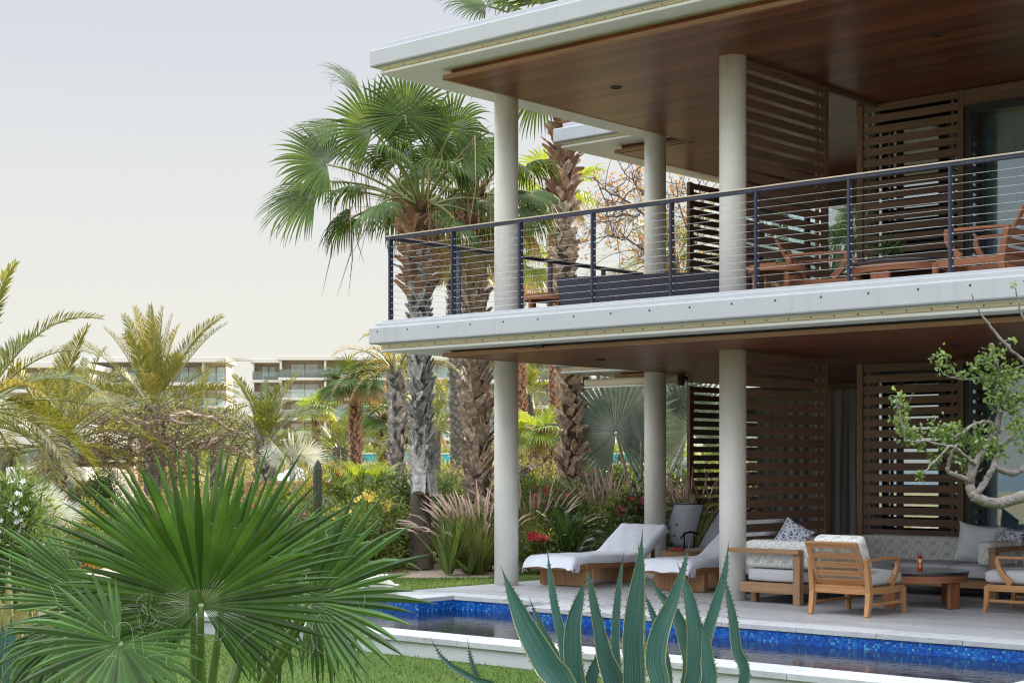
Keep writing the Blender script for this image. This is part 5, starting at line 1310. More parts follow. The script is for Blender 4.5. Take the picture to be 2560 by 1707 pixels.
sh('shrub', 'dark glossy bush under the silver palm stalks', 1585, 26.4, 1.1, .8, 6000, .09, G['dark'], seed=8)
sh('shrub', 'dark bush filling the gap behind the cycad', 1470, 27.6, 1.4, .9, 7000, .085, G['dark'], seed=9)
sh('shrub', 'grey green bush at the shaded side of the shaved trunk', 1010, 28.2, 1.6, 1.5, 9000, .075, G['dark'], seed=10)
sh('shrub', 'green bush behind the broad leaved bird of paradise plant', 1108, 28.6, 1.5, 1.45, 8000, .085, G['oleander'], seed=11, aspect=.22, upb=.8)
sh('shrub', 'dark low bush between plumed grass and corner column', 1215, 25.8, .9, .85, 5000, .08, G['dark'], seed=12, flowers=(PF, 4, .05))
sh('shrub', 'light green bush behind the corner column and brown trunk', 1262, 31, 2.0, 1.3, 8000, .1, G['shrub'], seed=13)
sh('shrub', 'tangled olive bush beyond the pink plumed grass', 1330, 33, 2.2, 1.9, 7000, .06, G['olive'], seed=14, clump=.10, bare=.5)
sh('shrub', 'purple flowering bush peeping beside the corner column', 1312, 30, .5, 1.75, 2500, .09, G['shrub'], seed=15, flowers=(VF, 16, .06))
sh('shrub', 'green bush behind the far slatted screen', 1790, 33, 2.4, 1.7, 9000, .11, G['shrub'], seed=16)
sh('shrub', 'dark leafy bush beyond the grey sling loungers', 1700, 31, 2.0, 1.4, 9000, .1, G['dark'], seed=17)
sx_('shrub', 'bright green bush beside the thick patterned trunk', 158, 262, 1252, 25, 9000, .05, G['lime'], seed=18, aspect=.3, clump=.12)
sx_('shrub', 'rounded green bush behind the tip of the big fan leaf', 262, 350, 1262, 27, 7000, .055, G['shrub'], seed=19)
sx_('oleander', 'white flowering oleander at the picture edge', -50, 95, 1190, 17.2, 7000, .12, G['oleander'], seed=20, aspect=.15, flowers=(WF, 130, .034), upb=1.0, z0=-.2)
sx_('oleander', 'smaller white oleander beside the folded parasols', 66, 124, 1285, 20.5, 2600, .10, G['oleander'], seed=21, aspect=.15, flowers=(WF, 50, .04), upb=1.0, z0=-.1)
sx_('shrub', 'straw coloured bush in front of the garden villa', 8, 118, 1172, 34, 6000, .07, G['olive'], seed=22, clump=.12, bare=.4)
sx_('shrub', 'violet flowering bush below the slatted wall of the garden villa', 148, 205, 1222, 32, 3000, .08, G['shrub'], seed=23, flowers=(VF, 160, .055))
sx_('shrub', 'dark green bush under the bare tree branches', 196, 300, 1165, 29, 6000, .06, G['dark'], seed=24)
sx_('shrub', 'sprawling brownish bush below the bare tree', 300, 560, 1215, 33.5, 8000, .06, G['olive'], seed=25, bare=.7)
sx_('shrub', 'olive bush behind the young fan palm tips', 480, 690, 1200, 37, 8000, .065, G['olive'], seed=26, bare=.5)
sx_('shrub', 'yellowish bush in front of the turquoise pool', 700, 900, 1160, 45, 8000, .08, G['olive'], seed=27, bare=.4)
sh('shrub', 'green bush between white canopies and the cactus', 745, 31, 1.6, 1.35, 8000, .08, G['shrub'], seed=28)
sx_('shrub', 'feathery yellow bush behind the low bright fan palm', 900, 1040, 1155, 38, 6000, .06, G['olive'], seed=29, bare=.6)
sx_('shrub', 'twiggy bush between the two big trunks above the timber fence', 1075, 1190, 1165, 40, 5000, .05, G['olive'], seed=30, bare=.8)
sx_('shrub', 'dry twiggy bush behind the shaved palm trunk', 1000, 1120, 1160, 44, 5000, .06, G['olive'], seed=31, bare=.6)
sx_('shrub', 'green bush hiding the foot of the apartment block', 540, 640, 1105, 60, 6000, .11, G['shrub'], seed=32, clump=.4)
sx_('shrub', 'round tree top below the roof terrace of the long white block', 95, 165, 925, 60, 6000, .14, G['lime'], seed=33, clump=.4)
sh('shrub', 'hedge like green bush below the turquoise pool wall', 880, 58, 7, 1.5, 9000, .12, G['shrub'], seed=34, clump=.35)
sh('shrub', 'loose bush along the pool terrace beyond the slender palm', 1160, 62, 8, 1.5, 9000, .12, G['olive'], seed=35, clump=.35)
sh('shrub', 'broad bush in front of the pool terrace near the stout pale palm', 1380, 60, 8, 1.5, 10000, .12, G['shrub'], seed=36, clump=.35)
sh('shrub', 'small shrub with orange red tips beside the boulder', 268, 19.5, .8, .55, 3500, .05, G['autumn'], seed=37, z0=-.15)
sh('shrub', 'dark needle leaved bush behind the boulder', 225, 22.5, 1.3, .85, 6000, .06, G['dark'], seed=38, z0=-.1)
sh('shrub', 'low green bush at the lawn edge behind the young fan palm', 420, 25, 2.2, 1.0, 9000, .07, G['shrub'], seed=39, flowers=(PF, 12, .05))
sh('shrub', 'flowering bush with pale pink blooms behind the boulder', 590, 27, 2.2, 1.1, 9000, .07, G['oleander'], seed=40, flowers=(PF, 30, .05))
sh('shrub', 'dark leafy bush beside the timber fence foot', 720, 27.5, 2.0, .95, 8000, .08, G['dark'], seed=41, flowers=(PF, 6, .06))
# far-off woods that read as one mass
def woods(name, label, px0, px1, d0, d1, h, n, size, mat, seed, z0):
    r = random.Random(seed); bl = []
    for i in range(60):
        px = r.uniform(px0, px1); d = r.uniform(d0, d1); p = ground_at(px, d, z0); s = h * r.uniform(.6, 1.15); bl.append((p.x, p.y, z0 + s * .45, s * .8, s * .8, s * .55))
    me, cc = leaf_cloud(bl, n, size, mat, seed, .45, h * .22, 30, .3, name); o = put(name, me); tag(o, label, 'trees', kind='stuff')
woods('far_woods', 'far belt of green trees in front of the apartment blocks', -80, 1900, 88, 125, 2.2, 60000, .30, G['shrub'], 1, .8)
woods('garden_thicket', 'thicket of mixed garden shrubs in the middle distance', -60, 820, 46, 62, 1.35, 45000, .13, G['olive'], 2, .3)
woods('garden_thicket', 'thicket of shrubs beyond the big palm trunks', 820, 1900, 50, 66, 1.2, 50000, .13, G['shrub'], 3, .3)

# cactus columns
def cactus(px, d, h, r_, label, seed, lean=0):
    p = ground_at(px, d); t = empty('column_cactus', p, label, 'cactus', 'ribbed column cacti'); mb = MB(); N = 44; rows = []
    for i in range(26):
        z = h * i / 25; rr0 = r_ * (1 if i < 22 else math.sqrt(max(0.02, 1 - ((i - 21.5) / 3.6) ** 2))); rows.append([(rr0 * (1 + .14 * math.cos(11 * 2 * PI * k / N)) * math.cos(2 * PI * k / N) + lean * z, rr0 * (1 + .14 * math.cos(11 * 2 * PI * k / N)) * math.sin(2 * PI * k / N), z) for k in range(N)])
    for A, B in zip(rows, rows[1:]):
        for k in range(N): mb.quad([A[k], A[(k + 1) % N], B[(k + 1) % N], B[k]], None, smooth=True)
    mb.quad(rows[-1]); mb.build('stem', plain('cactus_skin_%d' % seed, (.055, .075, .05), .7, nscale=14, var=.4), t)
    mb = MB()
    for i in range(40):
        for k in range(11):
            a = 2 * PI * (k + .0) / 11; z = h * (i + .5) / 42; c = V((r_ * 1.14 * math.cos(a) + lean * z, r_ * 1.14 * math.sin(a), z)); o_ = V((math.cos(a), math.sin(a), .3)) * .022
            mb.quad([c - UP * .006, c + UP * .006, c + o_]); mb.quad([c - UP * .006, c + UP * .006, c + o_ + V((-math.sin(a), math.cos(a), 0)) * .015])
    mb.build('spines', G['dry'], t)['kind'] = 'stuff'
cactus(793, 25.5, at(793, 1150, 25.5).z, .062, 'dark ribbed cactus column rising behind the big fan leaf', 1, .01)
cactus(1562, 29.0, at(1562, 1218, 29.0).z, .07, 'short ribbed cactus column below the silver palm', 2)
cactus(602, 30, 1.4, .05, 'thin ribbed cactus column behind the young fan palm', 3)

# yellow edged agaves on the left, blue agave at the corner
M['agaveyellow'] = leafm('yellow_agave_leaf', [(.17, .18, .08), (.29, .28, .14), (.42, .38, .23)], .5, .2, (1.3, 1.2, .5), .3)
M['agavegreen'] = None
def m_agave(name, c1, c2, c3):
    m, n, b, o = new_mat(name); c = coords(n, 'UV', (70, 1.6, 1), rnd=False)
    k = ramp(n, noise(n, c, 2.2, 5), [c1, c2, c3], [.3, .5, .75]); k = vary(n, k, .8, 1.2)
    sp_ = ramp(n, noise(n, coords(n, 'Object'), 38, 3), [(0, 0, 0), (1, 1, 1)], [.70, .76]); k = mixc(n, math_(n, 'MULTIPLY', sp_, .5), k, (.30, .30, .24))
    L_(n, k, b.inputs['Base Color']); b.inputs['Roughness'].default_value = .42; b.inputs['Specular IOR Level'].default_value = .4; bump(n, b, noise(n, c, 2, 3), .10, .003); return m
M['agaveblue'] = m_agave('blue_agave_leaf', (.010, .045, .042), (.03, .095, .08), (.11, .20, .165))
M['agavemargin'] = plain('cream_margin', (.42, .42, .19), .5, nscale=30, var=.2)
M['spine'] = plain('dark_spine', (.045, .02, .02), .5)
strap_plant('agave', 'yellow striped agave leaning at the picture edge', 'agave', ground_at(22, 15.5, -.22), 34, 1.0, .032, M['agaveyellow'], 5, 25, 85, .05)
strap_plant('agave', 'yellow striped agave between the boulder and the edge agave', 'agave', ground_at(110, 16.3, -.22), 30, .85, .03, M['agaveyellow'], 6, 25, 85, .06)

# ------------------------------------------------------------------ boulder, shell, parasols, canopies, fence
def blob(name, p, sx, sy, sz, mat, seed, label, cat, rough=.12, flat=0):
    import bmesh; from mathutils import noise as mn
    b = bmesh.new(); bmesh.ops.create_icosphere(b, subdivisions=4, radius=1)
    for v in b.verts:
        q = v.co.copy(); f = 1 + rough * mn.noise(q * 1.3 + V((seed, 0, 0))) * 2 + .03 * mn.noise(q * 6); v.co = V((q.x * sx, q.y * sy, q.z * sz)) * f
        if flat: v.co.z = min(v.co.z, sz * flat + .02 * mn.noise(q * 3))
    me = bpy.data.meshes.new(name); b.to_mesh(me); b.free(); me.materials.append(mat)
    for f in me.polygons: f.use_smooth = True
    o = put(name, me, None, p); tag(o, label, cat); return o
M['granite'] = plain('granite', (.36, .31, .26), .9, nscale=14, var=.35, bmp=.8, bscale=60, stains=((.55, .50, .44), 3, (1, 1, 1), .7))
o = blob('boulder', ground_at(292, 18.6, -.1) + UP * .12, .95, .8, .50, M['granite'], 3, 'large pale granite boulder behind the young fan palm leaves', 'boulder'); o.rotation_euler = (0, -.12, .6)
blob('boulder', ground_at(700, 26.2, 0) + UP * .0, .7, .5, .22, M['granite'], 8, 'low flat rock at the lawn edge past the pool', 'boulder')
M['shell'] = plain('bleached_shell', (.72, .70, .64), .75, nscale=14, var=.1, bmp=.4, bscale=30)
sh_p = onz(935, 1482, 0.0); t = empty('conch_shell', sh_p, 'big white conch shell lying on the terrace corner by the pool', 'shell', None, YAW)
mb = MB(); N = 26; rows = []
for i in range(40):
    u = i / 39; rr0 = (.155 * math.sin(PI * min(1, u * 1.05 + .03)) ** .75) * (1 - .35 * u) + .012; tw = u * 9
    rows.append([(-.30 + .62 * u, (rr0 * (1 + .10 * math.cos(3 * a + tw) + .05 * math.cos(12 * a + tw * 3)) * math.cos(a)), .125 - .02 * u + rr0 * (1 + .12 * math.cos(3 * a + tw) + .05 * math.sin(u * 70)) * math.sin(a) * .9) for a in [2 * PI * k / N for k in range(N)]])
for A, B in zip(rows, rows[1:]):
    for k in range(N): mb.quad([A[k], A[(k + 1) % N], B[(k + 1) % N], B[k]], None, smooth=True)
mb.quad(rows[-1]); mb.quad(list(reversed(rows[0]))); mb.build('whorl', M['shell'], t)
mb = MB()
for i in range(8):
    a = i * .42 - .4; x = -.22 + .055 * i; mb.tube([(x, 0, .22), (x + .01, -.02, .265 - .006 * i), (x + .02, -.03, .295 - .012 * i)], [.03, .018, .003], 8)
mb.build('knobs', M['shell'], t)
mb = MB()
for i in range(9):
    for j in range(5):
        f = lambda a, b: V((-.20 + .5 * a / 9, -.10 - .10 * b / 5 - .02 * math.sin(a), .03 + .12 * math.sin(PI * a / 9) * (b / 5) ** 1.5))
        mb.quad([f(i, j), f(i + 1, j), f(i + 1, j + 1), f(i, j + 1)], None, smooth=True)
mb.build('lip', M['shell'], t)
def parasol(px, py_top, py_bot, d, label, w):
    zt, zb = at(px, py_top, d).z, at(px, py_bot, d).z; p = at(px, HOR, d); p = V((p.x, p.y, zb)); t = empty('parasol', p, label, 'parasol', 'folded white parasols'); h = zt - zb; N = 32; mb = MB(); rows = []
    for i in range(16):
        u = i / 15; rr0 = w * (.9 - .35 * u - .5 * max(0, u - .8) * 5 * .9) * (1 - .15 * math.sin(u * 8)); rows.append([(max(.01, rr0) * (1 + .2 * math.cos(8 * a)) * math.cos(a), max(.01, rr0) * (1 + .2 * math.cos(8 * a)) * math.sin(a), h * u) for a in [2 * PI * k / N for k in range(N)]])
    for A, B in zip(rows, rows[1:]):
        for k in range(N): mb.quad([A[k], A[(k + 1) % N], B[(k + 1) % N], B[k]], None, smooth=True)
    mb.build('canopy', M['white'], t); mb = MB(); mb.tube([(0, 0, -zb), (0, 0, h + .05)], .025, 8); mb.build('pole', M['teakgrey'], t)
parasol(70, 1250, 1315, 24, 'folded white parasol above the white oleander', .11)
parasol(158, 1347, 1402, 26, 'folded white parasol beside the timber post and rope', .13)
for px, d, lab in ((131, 25, 'short round timber bollard at the foot of the thick palm trunk'), (182, 27, 'short round timber bollard behind the folded parasol')):
    p = ground_at(px, d, -.1); mb = MB(); mb.lathe([(.055, 0), (.055, .55), (.04, .57)], 16); o = mb.build('rope_bollard', M['teakgrey'], None, p); tag(o, lab, 'bollard', 'timber rope bollards')
a, b_ = ground_at(131, 25, .38), ground_at(182, 27, .42); mb = MB(); mb.tube([a.lerp(b_, k / 10) - UP * .12 * math.sin(PI * k / 10) for k in range(11)], .012, 6); tag(mb.build('rope', M['soffit']), 'pale rope hanging between two timber bollards', 'rope')
def canopy(px, py, d, w, hgt, label):
    p = at(px, py, d); t = empty('garden_canopy', V((p.x, p.y, 0)), label, 'canopy', 'white garden canopies', YAW); z = p.z; mb = MB()
    c = [(-w, -w, z), (w, -w, z), (w, w, z), (-w, w, z)]; ap = (0, 0, z + hgt)
    for k in range(4):
        a, b = V(c[k]), V(c[(k + 1) % 4]); top = V(ap)
        for i in range(5):
            u, v = i / 5, (i + 1) / 5; f = lambda q, s: q.lerp(top, s) - UP * (.16 * math.sin(PI * s) * hgt)
            mb.quad([f(a, u), f(b, u), f(b, v), f(a, v)], None, smooth=True)
    mb.build('roof_cloth', M['white'], t)
    for k in range(4): mb = MB(); mb.tube([(c[k][0], c[k][1], 0), c[k]], .035, 8); mb.build('pole', M['teakgrey'], t)
canopy(738, 1200, 46, .95, .42, 'white peaked cloth canopy partly behind the cactus tip')
canopy(838, 1236, 38, .95, .45, 'white peaked cloth canopy below the low bright fan palm')
def timber_fence(p0, p1, d0, d1, zt, n, label):
    a, b = ground_at(p0, d0), ground_at(p1, d1); t = empty('timber_fence', a, label, 'fence'); L = b - a
    for k in range(n):
        mb = MB(k); z = zt - .10 * k; mb.beam((0, 0, z), L + UP * z, .10, .085); mb.build('fence_rail', M['teakgrey'], t, bevel=.01)
    q = max(1, int(L.length / 1.7))
    for i in range(q + 1):
        mb = MB(i); c = L * (i / q); mb.beam(c - UP * .1 + FWD * .1, c + UP * (zt - .02) + FWD * .1, .12, .12, up=(0, 1, 0)); mb.build('post', M['teakdark'], t, bevel=.01)
    mb = MB(); mb.beam(V((0, 0, .45)) + FWD * .16, L + UP * .45 + FWD * .16, .03, 1.0); mb.build('back_board', M['slatwood'], t)
timber_fence(600, 1225, 33.5, 32.5, 1.28, 4, 'weathered stacked rail fence running behind the shaved palm trunk')
timber_fence(1300, 1500, 34, 34, 1.0, 3, 'dark low timber fence behind the pink oleanders')

# ------------------------------------------------------------------ bare gnarled tree
def bare_tree(name, label, limbs, d, rad, seed, nt=5, tw=.9, mat=None, leafmat=None, nleaf=1500, lsize=.05, flat=.25, zbase=0, cat='tree', group=None, tmat=None, deep=.9, lsp=.06):
    """limbs: lists of (px, py, distance offset) running out from the foot; twigs grow from them"""
    base = at(limbs[0][0][0], limbs[0][0][1], d); root = V((base.x, base.y, zbase)); t = empty(name, root, label, cat, group); r = random.Random(seed); mb = MB(seed); mt = MB(seed + 1); ends = []
    for li, lm in enumerate(limbs):
        P = [at(x, y, d + o) - root for x, y, o in lm]
        # smooth and kink
        Q = []
        for a, b in zip(P, P[1:]):
            for k in range(4): Q.append(a.lerp(b, k / 4) + V((r.uniform(-1, 1), r.uniform(-1, 1), r.uniform(-1, 1))) * .02 * (1 + (b - a).length))
        Q.append(P[-1]); n = len(Q); r0 = rad * (1 if li == 0 else .62 * r.uniform(.7, 1.1)); mb.tube(Q, [max(.012, r0 * (1 - .72 * k / n)) for k in range(n)], 9, cap=False)
        if nt:
            for k in range(int(n * (.15 if li == 0 else .25)), n):
                for _ in range(nt):
                    grow(mt, Q[k], V((r.uniform(-1, 1), r.uniform(-1, 1) * deep, r.uniform(-.45, .8) * flat * 2)).normalized(), tw * r.uniform(.35, 1), .014, 3, r, ends, flat)
    mb.build('trunk', mat or M['twigpale'], t); mt.build('twigs', tmat or M['twig'], t)
    if leafmat and nleaf:
        rng = np.random.default_rng(seed); E = np.array([tuple(e) for e in ends]); ii = rng.integers(0, len(E), nleaf)
        bl = [(0, 0, 0, 1, 1, 1)]; P = E[ii] + rng.normal(size=(nleaf, 3)) * lsp; ax = rng.normal(size=(nleaf, 3)); ax[:, 2] += .3; ax /= np.linalg.norm(ax, axis=1)[:, None]; tt = rng.normal(size=(nleaf, 3)); sd = np.cross(ax, tt); sd /= np.linalg.norm(sd, axis=1)[:, None]; s = lsize * rng.uniform(.6, 1.3, nleaf)[:, None]
        vs = np.stack([P, P + ax * s * .5 + sd * s * .28, P + ax * s, P + ax * s * .5 - sd * s * .28], 1).reshape(-1, 3); put('foliage', np_mesh('foliage', vs, np.arange(len(vs)).reshape(-1, 4), leafmat), t)
    return t
def grow(mb, p, d, L, r0, depth, r, ends, flat):
    n = 3; pts = [p.copy()]
    for k in range(n):
        d = (d + V((r.uniform(-1, 1), r.uniform(-1, 1), r.uniform(-1, 1) * flat * 2)) * .38).normalized(); p = p + d * L / n; pts.append(p.copy())
        if depth > 0 and r.random() < .75:
            s = d.orthogonal().normalized(); s.rotate(Matrix.Rotation(r.uniform(0, 6.28), 3, d)); nd = (d + s * r.uniform(.5, 1.1)); nd.z *= (.4 + flat); grow(mb, p, nd.normalized(), L * r.uniform(.45, .7), r0 * .65, depth - 1, r, ends, flat)
    mb.tube(pts, [r0, r0 * .8, r0 * .6, r0 * .35], 3, cap=False); ends.extend(pts[1:])
M['limbpale'] = plain('pale_limb', (.44, .33, .24), .85, nscale=9, var=.35, bmp=.5, bscale=26)
bare_tree('bare_tree', 'gnarled nearly leafless tree with a flat tangle of dark twigs before the golden palm',
    [[(398, 1330, 0), (432, 1230, 0), (436, 1180, .1), (428, 1150, 0), (450, 1130, 0), (500, 1122, -.2), (545, 1095, -.3)],
     [(398, 1300, 0), (352, 1230, .3), (318, 1165, .2), (330, 1145, 0), (360, 1120, -.3), (400, 1098, -.5), (440, 1118, -.6), (480, 1140, -.6)],
     [(345, 1140, .1), (362, 1100, .1), (366, 1060, .2), (395, 1050, .3)], [(360, 1112, 0), (380, 1060, -.3), (412, 1050, -.4), (470, 1060, -.5)],
     [(325, 1160, .3), (325, 1105, .6), (330, 1092, .6), (300, 1075, .6), (275, 1060, .5)], [(318, 1165, .2), (258, 1160, .1), (252, 1130, 0), (268, 1090, -.2), (238, 1050, -.2)],
     [(450, 1130, 0), (470, 1110, .4), (520, 1105, .8), (590, 1120, 1.1), (640, 1150, 1.2)], [(380, 1060, 0), (330, 1050, .5), (290, 1045, .8), (250, 1065, 1)],
     [(258, 1160, .1), (215, 1150, .3), (170, 1160, .4)], [(412, 1050, -.4), (470, 1035, -.2), (530, 1045, 0), (600, 1090, .2)]],
    31, .115, 7, 2, .72, M['limbpale'], G['lime'], 2400, .05, .3, 0)
bare_tree('autumn_tree', 'thin branched tree with orange brown leaves behind the upper wing balcony',
    [[(1720, 1000, 0), (1700, 800, 0), (1690, 640, 0), (1640, 560, 0), (1560, 500, -.5), (1500, 470, -.8)], [(1690, 700, 0), (1640, 640, 0), (1570, 600, -.5), (1520, 590, -.8)],
     [(1690, 640, 0), (1660, 540, .4), (1600, 470, .4), (1560, 430, .2)], [(1700, 720, 0), (1740, 600, .5), (1760, 500, .8), (1740, 440, 1)], [(1690, 760, 0), (1660, 700, 0), (1620, 690, 0)], [(1740, 620, .3), (1700, 520, .3), (1690, 460, .3)], [(1600, 540, 0), (1540, 540, 0), (1500, 545, 0)]],
    33, .045, 8, 2, .75, M['twig'], G['autumn'], 1500, .08, .8, 0, lsp=.05)
date_palm(1690, 37, 640, 34, 'date palm crown behind the upper slatted screen', DG, 45, 30, 2.3, -30, 70, .4, 24)
bare_tree('bare_shrub', 'grey leafless shrub behind the corner column and the pool terrace',
    [[(1395, 1290, 0), (1385, 1230, 0), (1370, 1190, 0)], [(1395, 1290, 0), (1420, 1230, 0), (1440, 1180, 0)], [(1390, 1260, 0), (1350, 1210, .2), (1335, 1180, .3)]], 34, .03, 9, 6, .7, M['twig'], G['olive'], 500, .05, .8, 0, cat='shrub')
# bonsai foliage
r = random.Random(4); mb = MB(4)
for pts in ([(0, 0, .05), (-.02, 0, .12), (-.05, 0, .20), (-.03, 0, .30)], [(-.03, 0, .13), (.05, .01, .16), (.12, 0, .17)], [(-.04, 0, .15), (-.12, .0, .16)]): mb.tube(pts, [.012, .009, .007, .003][:len(pts)], 6)
mb.build('trunk', M['twig'], bz); me, _ = leaf_cloud([(-.04, 0, .26, .06, .06, .09), (.12, 0, .18, .09, .05, .04), (-.12, 0, .17, .09, .05, .04), (0, 0, .18, .08, .05, .05)], 500, .035, G['fanfront'], 4, .5, .04); put('foliage', me, bz)
mb = MB(); mb.lathe([(.05, 0), (.085, .012), (.09, .045), (.07, .062), (.062, .05)], 28, caps=True); mb.build('bowl', bpy.data.materials['checked_bowl'], bz)

# fallen leaves and crumbs on the terrace
rng = np.random.default_rng(8); n_ = 150; X = rng.uniform(-15.2, -6.5, n_); Y = rng.uniform(14.5, 18.5, n_); sz = rng.uniform(.006, .022, n_); a_ = rng.uniform(0, 6.28, n_)
vs = np.stack([np.c_[X + sz * np.cos(a_ + q) * (1 if q in (0, PI) else .5), Y + sz * np.sin(a_ + q) * (1 if q in (0, PI) else .5), np.full(n_, .004) + (.004 if q else 0)] for q in (0, PI / 2, PI, 3 * PI / 2)], 1).reshape(-1, 3)
tag(put('fallen_leaves', np_mesh('fallen_leaves', vs, np.arange(len(vs)).reshape(-1, 4), M['barkbrown'])), 'scattered dry leaf bits on the pale terrace paving', 'leaves', kind='stuff')
# ------------------------------------------------------------------ pool terrace beyond, far buildings
M['farwhite'] = plain('far_white_paint', (.56, .545, .51), .8, nscale=.3, var=.03, coord='World')
M['farlouver'] = plain('far_louver', (.52, .42, .32), .8, nscale=1, var=.1, coord='World')
M['farglass'] = plain('far_window_glass', (.62, .66, .65), .35, nscale=.6, var=.3, coord='World')
M['farframe'] = plain('far_frame', (.20, .18, .16), .6)
M['turq'] = plain('turquoise_tile', (.05, .34, .38), .3, nscale=.5, var=.2, coord='World')
M['farterra'] = plain('far_brown', (.30, .20, .14), .8)
def pool_terrace(px0, px1, d, py, label):
    a, b = at(px0, py, d), at(px1, py, d); t = empty('pool_terrace', V((a.x, a.y, 0)), label, 'pool'); L = b - a; L.z = 0; z = a.z
    mb = MB(); mb.beam((0, 0, z - .17), L + UP * (z - .17), .4, .34); mb.build('tiled_wall', M['turq'], t)
    mb = MB(); mb.beam(UP * (z + .03), L + UP * (z + .03), .5, .06); mb.build('coping', M['farwhite'], t)
    mb = MB(); mb.beam(UP * (z - .42) - FWD * .3, L + UP * (z - .42) - FWD * .3, .5, .16); mb.build('gutter', M['farwhite'], t)
    mb = MB(); mb.beam(UP * (z / 2 - .26), L + UP * (z / 2 - .26), .35, z - .5); mb.build('base_wall', M['soffit'], t)
pool_terrace(770, 1640, 78, 1135, 'raised turquoise tiled pool edge far behind the palm trunks')
def block(name, label, px0, px1, d, py_top, fl_h, floors, bays, z0, dep=14, seed=0, skew=0.0, wingpx=None):
    """apartment block facing the viewer; bays: list of (width px, kind) kinds: w window, l louvre, b blank, o open balcony"""
    a = at(px0, HOR, d); t = empty(name, V((a.x, a.y, z0)), label, 'building', None, YAW + skew); k = d / FP; H = at(px0, py_top, d).z - z0; W = (px1 - px0) * k
    mb = MB(); mb.box(0, W, 1.6, dep, 0, H - .3); mb.build('wall', M['farwhite'], t)
    mb = MB(); mb.box(-.4, W + .4, -.5, dep, H - .55, H); mb.build('roof', M['farwhite'], t, bevel=.05)
    r = random.Random(seed)
    for f in range(floors):
        zt = H - .55 - f * fl_h; zb = zt - fl_h + .35
        mb = MB(); mb.box(-.2, W + .2, -.4, 1.6, zb - .35, zb); mb.build('floor_slab', M['farwhite'], t, bevel=.05)
        x = 0
        while x < W - .3:
            for bw, kd in bays:
                w_ = bw * k
                if x + w_ > W: w_ = W - x
                if x >= W - .3: break
                if kd in 'wo':
                    g = MB(); g.box(x, x + w_, 1.5, 1.59, zt - .28, zt); 
                    n = max(2, round(w_ / 1.9)); fo = MB(); fo.box(x + .02, x + w_ - .02, 1.44, 1.5, zt - .36, zt - .29)
                    for i in range(n + 1): xx = x + w_ * i / n; fo.box(max(x, xx - .05), min(x + w_, xx + .05), 1.44, 1.52, zb, zt - .36)
                    wo_ = fo.build('window', M['farframe'], t); g.build('lintel', M['farlouver'], t)
                    for i in range(n): pm = MB(); pm.box(x + w_ * i / n + .06, x + w_ * (i + 1) / n - .06, 1.505, 1.54, zb + .02, zt - .37); pm.build('pane', M['farglass'], wo_)
                elif kd == 'l':
                    lm = MB(); z = zb + .1
                    while z < zt: lm.box(x, x + w_, 1.35, 1.45, z, min(zt, z + .17)); z += .26
                    lb = MB(); lb.box(x, x + w_, 1.46, 1.58, zb, zt); lb.build('louver_back', M['farlouver'], t); lm.build('louver', M['farlouver'], t)['kind'] = 'stuff'
                elif kd == 'c':
                    cm = MB(); cm.box(x, x + w_, -.3, 1.5, zb, zt); cm.build('pier', M['farwhite'], t)
                x += w_
        rl = MB(); rl.box(0, W, -.34, -.31, zb + .02, zb + 1.0); rl.build('balcony_glass', M['clear'], t)
        rr0 = MB(); rr0.box(0, W, -.36, -.30, zb + 1.0, zb + 1.05); rr0.build('balcony_rail', M['farframe'], t)
        fm = MB(); 
        for i in range(int(W / 3.2)):
            xx = r.uniform(.5, W - 2); fm.box(xx, xx + r.uniform(.8, 1.8), .2, .9, zb + .02, zb + r.uniform(.45, .8))
        fm.build('balcony_furniture', M['farterra'], t)['kind'] = 'stuff'
    return t
D2 = 210
block('apartment_block', 'five storey white apartment block with timber louvres, centre distance', 700, 1135, D2, 890, 50 * D2 / FP, 5, [(5, 'c'), (18, 'l'), (70, 'w'), (18, 'l')], 2.2, seed=1)
block('apartment_block', 'narrow lower wing joined to the far white apartment block', 632, 698, D2 + 4, 897, 50 * D2 / FP, 5, [(4, 'c'), (14, 'l'), (34, 'w'), (14, 'l')], 2.2, seed=2)
block('apartment_block', 'long white apartment block behind the golden date palms', 210, 558, 170, 893, 58 * 170 / FP, 4, [(4, 'c'), (60, 'w'), (20, 'l'), (44, 'w'), (20, 'l')], 2.2, dep=6, seed=3)
block('apartment_block', 'low white block with roof terrace at the edge of the view', 8, 208, 160, 906, 62 * 160 / FP, 4, [(70, 'w'), (30, 'l')], 2.2, seed=4)
block('apartment_block', 'warm toned apartment block seen under the ground floor ceiling', 1180, 1480, 150, 880, 64 * 150 / FP, 4, [(4, 'c'), (34, 'l'), (30, 'w')], 2.0, seed=5)
block('garden_villa', 'two storey garden villa glimpsed behind the thick palm trunk', 46, 205, 40, 1062, 84 * 40 / FP, 2, [(44, 'w'), (30, 'l')], .0, dep=6, seed=6)
# roof terrace things
p = at(1130, 905, D2)

